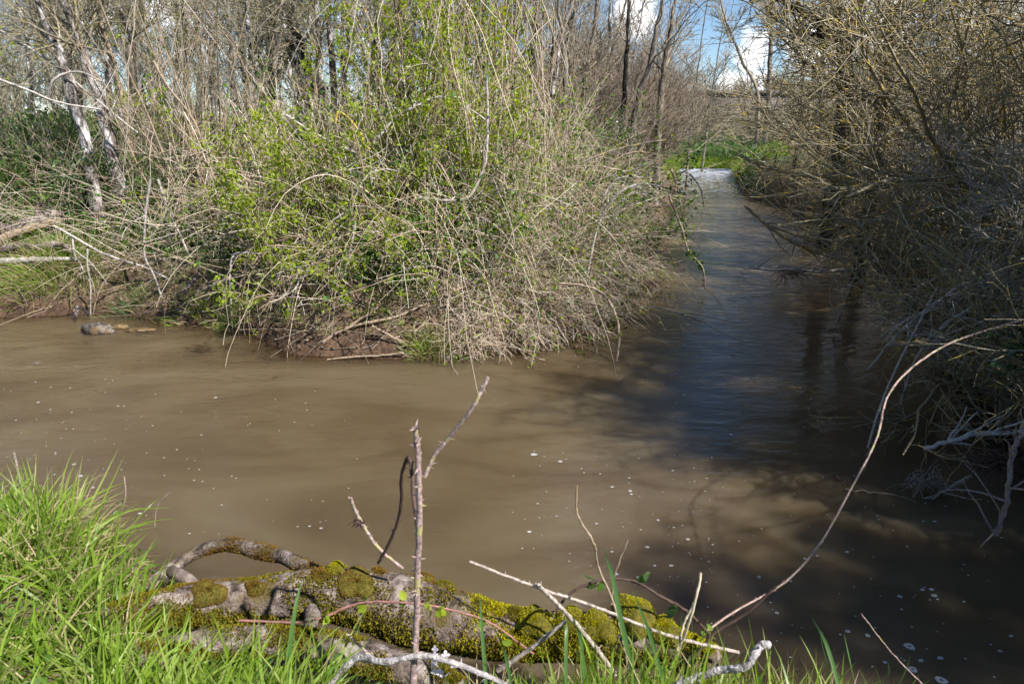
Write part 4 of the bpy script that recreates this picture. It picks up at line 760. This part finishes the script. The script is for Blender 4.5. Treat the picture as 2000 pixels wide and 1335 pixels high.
# ------------------------------------------------------------------ the near bank: grass
def near_grass():
    g = np.random.default_rng(81)
    def blades(n, x0, x1, y0, y1, L, w, droop, lean, d0=.0, d1=3., clump=.35):
        x, y = bank_points(g, n, x0, x1, y0, y1, d0, d1); k = (vnoise(x, y, .16, 4) > clump*g.uniform(.3, 1.2, n))&((x > -.45)|(x < -.5-(y-1.33)*1.5+g.normal(0, .07, n))); x, y = x[k], y[k]; n = len(x)
        a = g.normal(lean, .35, (n, 2)) if np.isscalar(lean) else np.array(lean)+g.normal(0, .38, (n, 2))
        P = grow(np.stack([x, y, ground_z(x, y)-.01], 1), np.concatenate([a, np.ones((n, 1))], 1), g.uniform(*L, n)*(.6+.8*vnoise(x, y, .3, 6)), 8, .05, -droop*g.uniform(.2, 1.8, n), g)
        return P, g.uniform(*w, n)
    mb = MB()
    for a in [(21000, -3.4, -.42, .9, 2.75, (.08, .25), (.0035, .0085), .09, (.12, .0)), (3200, -.5, 1.5, .95, 1.56, (.05, .13), (.0035, .007), .08, (.05, .05)), (900, .1, 1.6, .95, 1.5, (.10, .22), (.004, .007), .06, (.1, .05))]:
        P, w = blades(*a); ribbons(mb, P, w, g)
    tag(mb.build('grass', M['grass']), kind='stuff')
    mb = MB()
    for a in [(2600, -3.4, -.8, .9, 2.75, (.10, .24), (.003, .005), .16, (.15, .1)), (900, -.5, 1.5, .95, 1.56, (.08, .2), (.002, .004), .12, (0, .05)), (900, -1.6, -.85, 1.55, 2.35, (.08, .22), (.002, .004), .22, (.4, .1))]:
        P, w = blades(*a); ribbons(mb, P, w, g)
    tag(mb.build('dry_grass', M['deadgrass']), kind='stuff')
    x, y = bank_points(g, 5200, -3.4, -.75, .9, 2.7, .02, 3); mb = MB(); n = len(x); leafquads(mb, np.stack([x, y, ground_z(x, y)+g.uniform(.01, .08, n)], 1), g.uniform(.012, .03, n), g, wr=.8); tag(mb.build('clover_leaves', M['bramble'], smooth=False), kind='stuff')
near_grass()

# long single blades by the log
for i, (pts, w) in enumerate([([(1245, 1345), (1215, 1220), (1195, 1120), (1175, 1062)], 12), ([(1145, 1345), (1130, 1230), (1100, 1210), (1062, 1196)], 9), ([(950, 1345), (943, 1250), (937, 1160)], 9), ([(1300, 1345), (1270, 1240), (1235, 1150)], 9),
        ([(1105, 1345), (1106, 1240), (1108, 1190)], 9), ([(1000, 1345), (985, 1270), (960, 1215)], 8), ([(560, 1320), (575, 1200), (590, 1130)], 10), ([(1640, 1345), (1615, 1260), (1585, 1203)], 9), ([(1672, 1345), (1660, 1290), (1648, 1235)], 7),
        ([(395, 1250), (400, 1200), (405, 1148)], 10), ([(640, 1345), (655, 1290), (668, 1275), (678, 1300)], 12), ([(480, 1345), (530, 1290), (590, 1250)], 11), ([(1752, 1345), (1768, 1310), (1780, 1275)], 7), ([(1720, 1345), (1736, 1315), (1734, 1288)], 6)]):
    g = np.random.default_rng(1000+i); P = catmull([at_y(a, b, 1.22+.06*k) for k, (a, b) in enumerate(pts)], 14); root = P[0].copy(); mb = MB(); N = (P-root)[None]
    T_ = nrm(np.gradient(N, axis=1)); s = nrm(np.cross(T_, np.array([[[0, 1., .25]]]))); t = np.linspace(0, 1, 14); pr = np.minimum(1, 1.3*(1-t**2)); pr[-1] = .04; o_ = s*(w/FPX*1.25*.5*pr)[None, :, None]; c_ = np.array([0, .0015, 0])*pr[None, :, None]
    V = np.stack([N-o_, N+c_, N+o_], 2); k = np.arange(14*3).reshape(1, 14, 3); mb.add(V, np.concatenate([np.stack([k[:, :-1, q], k[:, :-1, q+1], k[:, 1:, q+1], k[:, 1:, q]], -1) for q in (0, 1)], 0))
    tag(mb.build('tall_sedge', M['bluegrass'], loc=tuple(root)), 'single long green grass blade standing up at the edge of the near bank', 'sedge', 'long single grass blades on the near bank')

# ------------------------------------------------------------------ the mossy log
M['logbark'] = bark_mat('log_bark', (.04, .029, .022), (.16, .122, .10), (.33, .275, .25), .37, .62, 26, (.10, .075, .025), .60, stretch=1)
M['moss'] = leaf_mat('moss_tuft', [(.13, .11, .012), (.19, .165, .014), (.25, .22, .018), (.17, .115, .018), (.11, .12, .012)], .3, .7, .1)
M['brightmoss'] = leaf_mat('bright_moss_tuft', [(.36, .335, .008), (.46, .41, .012), (.27, .26, .010)], .3, .7, .1)
M['brownmoss'] = leaf_mat('brown_moss_tuft', [(.17, .09, .02), (.21, .12, .02), (.13, .09, .015)], .3, .7, .1)
M['mossbase'] = twig_mat('moss_cushion', [(.10, .085, .012), (.11, .095, .014)], rough=.95)
def logpart(parent, root, ctrl, name, mat, g, sides=40, K=110, bump=.10):
    bump *= .6
    """ctrl: (px, py, width px, Y)"""
    pts = np.array([at_y(a, b, yy)-root for a, b, w, yy in ctrl]); P = catmull(pts, K); rr = catmull(np.array([[w*np.linalg.norm(at_y(a, b, yy)-np.array([0, 0, CAM_H]))*.77/FPX*.5, 0, 0] for a, b, w, yy in ctrl]), K)[:, 0]
    T = nrm(np.gradient(P, axis=0)); A = nrm(np.cross(T, np.array([[0, 0, 1.]]))); B = np.cross(A, T); th = np.linspace(0, 2*math.pi, sides, endpoint=False)
    S, TH = np.meshgrid(np.linspace(0, 1, K)*len(ctrl)*1.2, th, indexing='ij'); cx, cy = np.cos(TH), np.sin(TH)
    nz = (vnoise(S+cx*.7, cy*.7+S*.3, .5, 1)-.5)*1.1+(vnoise(S*3+cx*2, cy*2, .5, 2)-.5)*.8+(vnoise(S*9+cx*4, cy*4-S, .5, 3)-.5)*.6+(vnoise(S*14, TH*9, .5, 7)-.5)*.55
    rad = rr[:, None]*(1+bump*nz); rad[0] *= .2; rad[-1] *= .2
    V = P[:, None]+rad[..., None]*(cx[..., None]*A[:, None]+cy[..., None]*B[:, None]); i = np.arange(K*sides).reshape(K, sides); a = i[:-1]; b = i[1:]
    mb = MB(); mb.add(V, np.stack([a, np.roll(a, -1, 1), np.roll(b, -1, 1), b], -1)); o = mb.build(name, mat, parent); Nn = nrm(V-P[:, None]); return o, V, Nn
def moss(parent, V, Nn, prob, n, size, mat, g, name='moss'):
    """short moss tufts standing on the bark where prob(i, j) is high"""
    K, S = V.shape[:2]; i = g.integers(2, K-2, n*6); j = g.integers(0, S, n*6); u = g.uniform(0, 1, (n*6, 1)); w = g.uniform(0, 1, (n*6, 1)); k = g.uniform(0, 1, n*6) < prob(i, j, V[i, j], Nn[i, j]); i, j, u, w = i[k][:n], j[k][:n], u[k][:n], w[k][:n]
    p = (V[i, j]*(1-u)+V[i+1, j]*u)*(1-w)+(V[i, (j+1) % S]*(1-u)+V[i+1, (j+1) % S]*u)*w
    mb = MB(); leafquads(mb, p-Nn[i, j]*.001, g.uniform(*size, len(p)), g, Nn[i, j], .55, wr=.55); tag(mb.build(name, mat, parent, smooth=False), kind='stuff')
def cushion(parent, c, n, r, h, mat, g, tufts=1500, size=(.006, .012)):
    """a domed moss cushion at c with normal n"""
    n = nrm(n); a = nrm(np.cross(n, np.array([.3, .2, 1.]))); b = np.cross(n, a); nu, nv = 26, 9; base = MB(); V = []
    for q in range(nv):
        f = q/(nv-1); ra = r*math.cos(f*math.pi/2); 
        for k in range(nu):
            t = 2*math.pi*k/nu; rk = ra*(1+.12*math.sin(3*t+r*90)+.08*math.sin(5*t+1)); V.append(c+a*rk*math.cos(t)*1.15+b*rk*math.sin(t)*.85+n*(h*math.sin(f*math.pi/2)-.006))
    i = np.arange(nu*nv).reshape(nv, nu); A_ = i[:-1]; B_ = i[1:]; base.add(V, np.stack([A_, np.roll(A_, -1, 1), np.roll(B_, -1, 1), B_], -1)); o = base.build('moss_cushion', M['mossbase'], parent)
    V = np.array(V); k = g.integers(0, len(V)-nu, tufts); u = g.uniform(0, 1, (tufts, 1)); w = g.uniform(0, 1, (tufts, 1)); p = V[k]*(1-u)+V[k+nu]*u; p2 = V[(k//nu)*nu+(k+1) % nu]*(1-u)+V[np.minimum((k//nu+1)*nu+(k+1) % nu, len(V)-1)]*u; p = p*(1-w)+p2*w
    d = nrm(nrm(p-c)+n*.5); mb = MB(); leafquads(mb, p-d*.003, g.uniform(*size, tufts), g, d, .4, wr=.5); tag(mb.build('moss_tufts', mat, o, smooth=False), kind='stuff')
def mossy_log():
    g = np.random.default_rng(91); root = at_y(800, 1190, 1.72); o = thing('mossy_log', 'thick fallen moss-covered trunk lying along the near water edge', 'log', root)
    ctrl = [(200, 1215, 60, 1.52), (300, 1190, 70, 1.60), (380, 1178, 84, 1.67), (480, 1172, 92, 1.72), (600, 1158, 104, 1.76), (700, 1165, 128, 1.76), (800, 1190, 146, 1.74), (900, 1215, 132, 1.71), (1000, 1236, 112, 1.68), (1100, 1240, 104, 1.64), (1200, 1244, 108, 1.60), (1300, 1262, 92, 1.55), (1400, 1300, 70, 1.45)]
    _, V, Nn = logpart(o, root, ctrl, 'trunk', M['logbark'], g, 64, 200, .11)
    def pr(i, j, p, nn):
        m = vnoise(p[:, 0]*1.0+nn[:, 2]*.1, p[:, 2]+nn[:, 1]*.12, .11, 8); low = np.clip(.75-nn[:, 2]*1.1, 0, 1)
        m2 = vnoise(p[:, 0]*1.3, p[:, 2]+nn[:, 1]*.1, .035, 28); return np.clip((m+.5*(m2-.5)-.66+low*.62+.35*np.clip(1-i/50, 0, 1))*6, 0, 1)*.7
    moss(o, V, Nn, pr, 46000, (.006, .013), M['moss'], g)
    def pr2(i, j, p, nn): return np.clip((vnoise(p[:, 0], nn[:, 1]*.2, .09, 18)-.45)*4, 0, 1)*np.clip((i/200-.57)*14, 0, 1)*np.clip(nn[:, 2]+.75, 0, 1)
    moss(o, V, Nn, lambda i, j, p, nn: np.clip((vnoise(p[:, 0]+4, nn[:, 1]*.2, .07, 38)-.52)*5, 0, 1)*np.clip(nn[:, 2]+.3, 0, 1)*.8, 9000, (.004, .009), M['brownmoss'], g, 'brown_moss')
    moss(o, V, Nn, pr2, 17000, (.006, .012), M['brightmoss'], g, 'bright_moss')
    def top(px, py, r, h, mt, tilt=(0, -.55, 1)):
        K = V.reshape(-1, 3)+root; d = K-np.array([0, 0, CAM_H]); f = d@FWD; sx = 1000+d[:, 0]/f*FPX; sy = 667.5-(d@UPV)/f*FPX
        e = (sx-px)**2+(sy-py)**2+np.where(Nn.reshape(-1, 3)@np.array([0, -.6, .8]) < 0, 1e6, 0); k = int(np.argmin(e)); c = V.reshape(-1, 3)[k]; n_ = nrm(Nn.reshape(-1, 3)[k]+np.array(tilt)*.3)
        cushion(o, c, n_, r, h, M[mt], g, int(900+26000*r), (.004, .008))
    for a in [(657, 1110, .030, .026, 'brightmoss'), (405, 1158, .045, .03, 'brownmoss'), (500, 1146, .028, .022, 'brownmoss'), (700, 1138, .055, .020, 'brownmoss'), (628, 1122, .030, .014, 'brownmoss'), (742, 1118, .030, .012, 'brownmoss'),
              (825, 1128, .035, .020, 'brownmoss'), (865, 1145, .032, .020, 'moss'), (1045, 1215, .052, .034, 'brightmoss'), (1120, 1215, .05, .028, 'brightmoss'), (1170, 1225, .05, .03, 'brightmoss'), (1240, 1205, .072, .055, 'brightmoss'), (1300, 1230, .05, .03, 'brightmoss'), (1010, 1200, .03, .02, 'moss'), (930, 1175, .03, .012, 'moss')]: top(*a)
    _, V2, N2 = logpart(o, root, [(640, 1128, 34, 1.78), (590, 1106, 34, 1.84), (550, 1086, 32, 1.90), (500, 1074, 34, 1.95), (440, 1062, 28, 2.0), (390, 1076, 27, 2.0), (340, 1106, 27, 1.95), (280, 1150, 26, 1.85)], 'branch', M['logbark'], g, 24, 70, .16)
    moss(o, V2, N2, lambda i, j, p, nn: np.clip((vnoise(p[:, 0], p[:, 2], .05, 8)-.5)*3, 0, .8), 3800, (.004, .009), M['brownmoss'], g)
    _, V3, N3 = logpart(o, root, [(260, 1290, 50, 1.32), (360, 1262, 54, 1.40), (450, 1250, 56, 1.44), (560, 1252, 62, 1.47), (650, 1268, 70, 1.47), (740, 1290, 72, 1.44), (840, 1322, 66, 1.40), (900, 1350, 50, 1.36)], 'branch', M['logbark'], g, 40, 120, .13)
    moss(o, V3, N3, lambda i, j, p, nn: np.clip((vnoise(p[:, 0], p[:, 1]+nn[:, 2]*.1, .08, 8)-.42)*4, 0, 1), 15000, (.006, .012), M['moss'], g)
    logpart(o, root, [(612, 1190, 42, 1.70), (606, 1225, 30, 1.58), (600, 1262, 34, 1.48)], 'branch_stub', M['logbark'], g, 20, 30, .1)
    logpart(o, root, [(330, 1112, 24, 1.75), (365, 1130, 26, 1.72), (395, 1146, 10, 1.72)], 'branch_stub', M['deadwood'], g, 18, 24, .12)
mossy_log()

# ------------------------------------------------------------------ brambles and sticks standing in front of the water
M['thornstem'] = twig_mat('purple_bramble_stem', [(.34, .22, .23), (.38, .28, .25), (.30, .20, .20)], (.34, .30, .13), .42, 30, vs=130, vr=(.35, 1.45))
M['darkstem'] = twig_mat('dark_bramble_stem', [(.07, .04, .035), (.10, .06, .045)])
M['redstem'] = twig_mat('red_bramble_stem', [(.30, .13, .12), (.34, .17, .14)])
K_ = [
 ([(806, 1345), (812, 1250), (816, 1120), (820, 1000), (817, 900), (815, 860), (811, 828)], 1.22, 20, 12, 'thornstem', 'tall upright thorny bramble stem standing up out of the near bank, broken at the tip', 60, 0),
 ([(818, 1040), (808, 960), (802, 905), (796, 893), (786, 925), (780, 1000), (765, 1052), (738, 1102)], (1.24, 1.5), 11, 8, 'darkstem', 'dark thorny stem snapped over and hanging beside the tall upright bramble', 45, 0),
 ([(828, 935), (848, 895), (882, 850), (925, 790), (953, 737)], 1.22, 11, 9, 'thornstem', 'thorny bramble shoot branching off upward from the tall stem, with a split pale tip', 30, 0),
 ([(787, 1108), (740, 1066), (700, 1015), (684, 968)], 1.70, 8, 9, 'thornstem', 'short purplish thorny stem rising from the top of the mossy log', 16, 0),
 ([(1444, 1277), (1300, 1228), (1150, 1186), (1050, 1145), (917, 1091)], 1.40, 10, 7, 'palegrey', 'long straight pale stick pointing across the bright moss', 14, 0),
 ([(1200, 1310), (1150, 1246), (1100, 1190), (1048, 1143)], 1.38, 15, 10, 'palegrey', 'thick knobbly pale stick forming a fork with the long straight one', 14, 0),
 ([(972, 1318), (1040, 1262), (1106, 1205)], 1.34, 15, 11, 'palegrey', 'bleached stick propped against the forked pale sticks', 6, 0),
 ([(1228, 1310), (1214, 1240), (1198, 1180), (1170, 1115), (1160, 1060), (1128, 1005), (1127, 947)], 1.45, 7, 5, 'hazel', 'thin tan wavy bramble shoot standing over the bright moss', 22, 0),
 ([(1194, 1180), (1202, 1125), (1228, 1058)], 1.5, 5, 4, 'hazel', 'little tan twig beside the thin wavy shoot', 6, 0),
 ([(1085, 1185), (1120, 1156), (1180, 1136), (1240, 1140), (1290, 1160), (1340, 1192), (1400, 1258)], 1.55, 7, 8, 'darkstem', 'dark bramble cane arching over the bright moss with hanging leaves', 30, 5),
 ([(1305, 1318), (1330, 1240), (1352, 1170), (1371, 1120)], 1.34, 7, 7, 'deadstalk', 'taller of two straw coloured broken stalks standing beyond the moss', 0, 0),
 ([(1320, 1260), (1335, 1220), (1357, 1180)], 1.34, 6, 7, 'deadstalk', 'shorter straw coloured broken stalk beside the taller one', 0, 0),
 ([(1352, 1285), (1400, 1240), (1460, 1200), (1515, 1145)], 1.45, 9, 8, 'darkstem', 'dark brown stick pointing up over the shaded water', 8, 0),
 ([(1300, 1345), (1400, 1312), (1450, 1290), (1485, 1266), (1502, 1262)], 1.22, 20, 22, 'greystick', 'thick grey lichen-spotted stick with a knobbed end at the near bank', 4, 0),
 ([(630, 1350), (690, 1302), (750, 1286), (830, 1277), (900, 1291), (970, 1320), (1015, 1345)], 1.20, 20, 14, 'greystick', 'thick grey bowed branch lying in the grass in front of the mossy log', 10, 0),
 ([(460, 1224), (600, 1210), (700, 1181), (800, 1172), (880, 1190), (960, 1221), (1042, 1268)], (1.5, 1.42), 7, 5, 'redstem', 'reddish bramble runner trailing along the face of the mossy log', 26, 8),
 ([(1806, 1340), (1740, 1272), (1683, 1199)], 1.5, 4, 3, 'thornstem', 'thin bare reed stem leaning over the dark water', 0, 0),
 ([(1378, 1228), (1440, 1185), (1530, 1135), (1600, 1062), (1660, 955), (1708, 855), (1735, 775), (1790, 715), (1880, 668), (1990, 625), (2060, 600)], (1.62, 3.05), 5.8, 4.4, 'redbrown', 'very long thorny bramble cane arching from the near bank up to the shaded thicket', 70, 0),
 ([(1700, 880), (1722, 800), (1752, 720), (1790, 640), (1830, 560)], (3.2, 3.6), 6, 4, 'palegrey', 'whitish bramble cane dropping from the thicket to meet the very long cane', 24, 0),
 ([(30, 882), (36, 920), (42, 965)], 2.3, 5, 6, 'palegrey', 'short pale stalk sticking up at the outer edge of the grass bank', 0, 0),
 ([(300, 1030), (310, 985), (338, 955)], 2.1, 4, 3, 'thornstem', 'small purplish bramble tip at the end of the grass bank', 6, 0),
 ([(240, 1000), (252, 960), (248, 925)], 2.2, 4, 3, 'thornstem', 'small bramble tip standing in the grass bank edge', 6, 1),
 ([(725, 1282), (700, 1262), (678, 1238)], 1.34, 6, 6, 'palegrey', 'short bleached splinter pointing over the gap beside the lower mossy branch', 0, 0),
]
M['deadstalk'] = twig_mat('dead_stalk', [(.50, .40, .26), (.56, .46, .32)]); M['greystick'] = bark_mat('grey_stick', (.10, .085, .08), (.30, .27, .26), (.48, .44, .42), .36, .6, 30, stretch=1)
M['redbrown'] = twig_mat('reddish_brown_bramble_stem', [(.36, .24, .20), (.40, .28, .23)], (.30, .27, .13), .38, 30, vs=130, vr=(.4, 1.4)); M['drystick'] = twig_mat('dry_stick', [(.44, .37, .31), (.38, .31, .26), (.50, .43, .37)], vs=110, vr=(.4, 1.35))
for i, (p, Y, a, b, mt, lb, th, lv) in enumerate(K_): cane(p, Y, a*.88, b*.88, 'drystick' if mt == 'palegrey' else mt, lb, name='bramble_cane' if th > 10 and mt not in ('palegrey',) else 'dry_stick', thorns=th, leaves=lv, lmat='spring' if mt == 'redstem' else 'bramble', seed=400+i, jit=.0015, ls=(.018, .03) if mt != 'darkstem' else (.022, .04), sides=10, K=60 if len(p) > 4 else 30, cat='bramble' if th > 10 else 'stick')
# shaded side: branches over and in the dark water
D_ = [
 ([(1810, 880), (1870, 856), (1930, 850), (2060, 846)], (3.1, 3.0), 9, 12, 'palegrey', 'pale broken branch reaching out low over the dark water', 0),
 ([(1930, 1106), (1945, 1040), (1965, 960), (1985, 890), (2010, 820)], (2.75, 2.6), 9, 11, 'thornstem', 'reddish-brown stem leaning out of the dark water', 0),
 ([(1580, 1010), (1620, 985), (1650, 960), (1625, 918)], (3.1, 3.2), 4, 3, 'darkstem', 'dark drowned twig breaking the surface beyond the long cane', 0),
 ([(1650, 955), (1720, 965), (1790, 975), (1850, 955), (1900, 930)], (3.1, 3.0), 4, 6, 'greytwig', 'dark drowned branch lying along the shaded water', 0),
 ([(1455, 402), (1490, 432), (1530, 462), (1580, 486), (1640, 505), (1700, 500)], (9.5, 7.5), 4, 7, 'lichentwig', 'long bare lichen branch sweeping out low over the stream', 0),
 ([(1500, 440), (1560, 460), (1620, 470), (1690, 470)], (9.0, 7.5), 3, 5, 'lichentwig', 'thin lichen branch running above the long low one', 0),
 ([(1448, 522), (1510, 527), (1560, 528), (1610, 530), (1660, 525)], (7.6, 7.2), 3, 6, 'palegrey', 'thin pale branch just above the stream carrying a flood-wrack clump', 0),
 ([(1628, 640), (1640, 610), (1660, 570), (1672, 530)], (5.9, 6.1), 3, 4, 'greytwig', 'twig hanging to the water with a small dark clump at its end', 0),
 ([(1690, 720), (1760, 640), (1840, 580), (1900, 545)], (4.7, 4.3), 4, 7, 'palegrey', 'whitish spindly branch drooping from the thicket above dark water', 0),
 ([(1760, 790), (1785, 700), (1830, 640), (1900, 600)], (4.2, 4.0), 4, 7, 'palegrey', 'whitish forked branch hanging nearest to the long cane', 0),
 ([(1800, 362), (1850, 368), (1900, 372), (1960, 366)], (6.0, 5.6), 8, 11, 'palegrey', 'pale grey horizontal branch inside the thicket', 0),
 ([(1440, 300), (1480, 322), (1530, 335), (1600, 345), (1680, 340)], (9.5, 7.5), 4, 8, 'lichentwig', 'pale lichen branch pointing at the far water', 0),
]
for i, (p, Y, a, b, mt, lb, _) in enumerate(D_): cane(p, Y, a, b, mt, lb, name='hanging_branch', side=9, seed=500+i, cat='branch', jit=.01)
def wrack(px, py, Y, r, n, label, seed, mat='darkstem'):
    g = np.random.default_rng(seed); c = at_y(px, py, Y); D = nrm(g.normal(0, 1, (n, 3))*np.array([1.6, 1, .7])+np.array([0, 0, -.5])); P = grow(g.normal(0, r*.4, (n, 3))*np.array([1.8, 1, .5]), D, g.uniform(.5*r, 2.2*r, n), 5, .25, -.15, g)
    mb = MB(); tubes(mb, P, taper(g.uniform(.0015, .004, n), 5, .5)); o = mb.build('flood_wrack', M[mat], loc=tuple(c)); return tag(o, label, 'debris clump')
wrack(1545, 530, 7.4, .10, 90, 'dark clump of flood wrack caught on the thin branch above the stream', 1); wrack(1628, 645, 5.95, .05, 60, 'small dark clump of wrack dangling at the water surface', 2)
wrack(1955, 900, 2.85, .07, 160, 'round clump of dark debris caught on the pale broken branch', 3); wrack(1805, 935, 3.1, .06, 90, 'spiky little clump of twigs standing in the dark water', 4, 'greytwig'); wrack(700, 1018, 1.68, .012, 30, 'wisp of dry debris hanging on the short purplish stem', 5)
wrack(1205, 712, 5.1, .05, 40, 'dark wisp of wrack where the hanging tan cane enters the water', 6); wrack(1270, 552, 7.6, .08, 60, 'brown clump of wrack at the foot of the mound corner', 7)
# cuckooflower in the grass
def flower(px, py, Y, label, n=9, s=.011):
    g = np.random.default_rng(71); top = at_y(px, py, Y); root = np.array([top[0]+.01, top[1]-.03, top[2]-.16]); o = thing('cuckooflower', label, 'flower', root); P = catmull([[0, 0, 0], [.004, .012, .08], top-root], 12)[None]; mb = MB(); tubes(mb, P, np.full((1, 12), .0013), 5); mb.build('stem', M['bluegrass'], o)
    for k in range(n):
        c = top-root+g.normal(0, .016, 3)*np.array([1, .7, 1.1]); d = nrm(g.normal(0, 1, 3)+np.array([0, -.7, .5])); a = nrm(np.cross(d, [0.1, .2, 1])); b = np.cross(d, a); pb = MB()
        for q in range(4):
            t = q*math.pi/2+.3; u = a*math.cos(t)+b*math.sin(t); v = np.cross(d, u); L_ = s*g.uniform(.85, 1.1)
            pb.add([c, c+u*L_*.55+v*L_*.36+d*.002, c+u*L_+d*.001, c+u*L_*.55-v*L_*.36+d*.002], [[0, 1, 2, 3]])
        pb.build('flower_head', M['petal'], o, smooth=False)
M['petal'] = leaf_mat('pale_lilac_petal', [(.72, .66, .80), (.82, .78, .86)], .35, .5, .2)
flower(862, 1285, 1.22, 'pale lilac cuckooflower head standing in front of the lower mossy branch', 14)

# ------------------------------------------------------------------ foam on the water
M['foam'] = leaf_mat('foam', [(.40, .40, .39), (.5, .5, .5)], .2, .6, .3)
def foam():
    g = np.random.default_rng(95); mb = MB(); n = 0
    spots = [(g.uniform(0, 260, 60), g.uniform(740, 960, 60)), (g.uniform(200, 700, 60), g.uniform(760, 1050, 60)), (g.uniform(1000, 1400, 90), g.uniform(880, 1150, 90)), (g.uniform(1300, 1960, 110), g.uniform(900, 1330, 110)), (g.uniform(1100, 1700, 40), g.uniform(620, 860, 40))]
    for X, Y in spots:
        for x, y in zip(X, Y):
            p = at_z(x, y); 
            if sdist([p[0]], [p[1]])[0] > -.03: continue
            r = g.gamma(1.6, .0014)+.0012; t = np.linspace(0, 2*math.pi, 9)[:-1]; k = r*(1+g.normal(0, .12, 8)); mb.add(np.concatenate([np.stack([p[0]+k*np.cos(t)*1.25, p[1]+k*np.sin(t), np.full(8, .003)], 1), [[p[0], p[1], .0045+r*.15]]]), T=[[q, (q+1) % 8, 8] for q in range(8)])
    tag(mb.build('foam', M['foam'], smooth=False), kind='stuff')
    big = [(1776, 1262, .020, 'largest holed foam patch on the dark water'), (1782, 1307, .016, 'round foam patch just below the largest one'), (1838, 1328, .02, 'long foam patch at the lower border of the dark water'), (1798, 1290, .008, 'small foam fleck between two big patches'), (1836, 1285, .010, 'foam fleck beside the two big patches'), (1757, 1165, .010, 'ring-shaped foam fleck above the big patches'), (1824, 1163, .011, 'brightest ring-shaped foam fleck on the darkest water'),
           (1655, 1233, .009, 'ring-shaped foam fleck just above the tall grass blades'), (1694, 1241, .009, 'open foam ring next to another ring above the grass blades'), (1517, 1197, .008, 'foam ring close to the dark brown stick'), (1482, 1127, .009, 'double foam fleck near the middle of the long cane'), (1285, 1016, .007, 'small foam fleck standing alone on sunlit water'), (1654, 1078, .008, 'flat foam fleck by the edge of the shadow'), (1974, 1242, .007, 'foam fleck far out on the darkest water')]
    for px, py, r, lb in big:
        p = at_z(px, py); m = 26; t = np.linspace(0, 2*math.pi, m, endpoint=False); k = r*.75*(1+.12*np.sin(2*t+px)+.08*np.sin(3*t+py)+g.normal(0, .03, m)); V = []; rings = (1.0, .8, .42, .30); zz = (.002, .0055, .005, .0025)
        for f, z in zip(rings, zz): V += [[k[q]*f*math.cos(t[q])*1.3, k[q]*f*math.sin(t[q]), z] for q in range(m)]
        i = np.arange(m*4).reshape(4, m); mb = MB(); mb.add(V, np.stack([i[:-1], np.roll(i[:-1], -1, 1), np.roll(i[1:], -1, 1), i[1:]], -1)); tag(mb.build('foam_patch', M['foam'], loc=(p[0], p[1], 0)), lb, 'foam', 'foam flecks on the dark water')
foam()
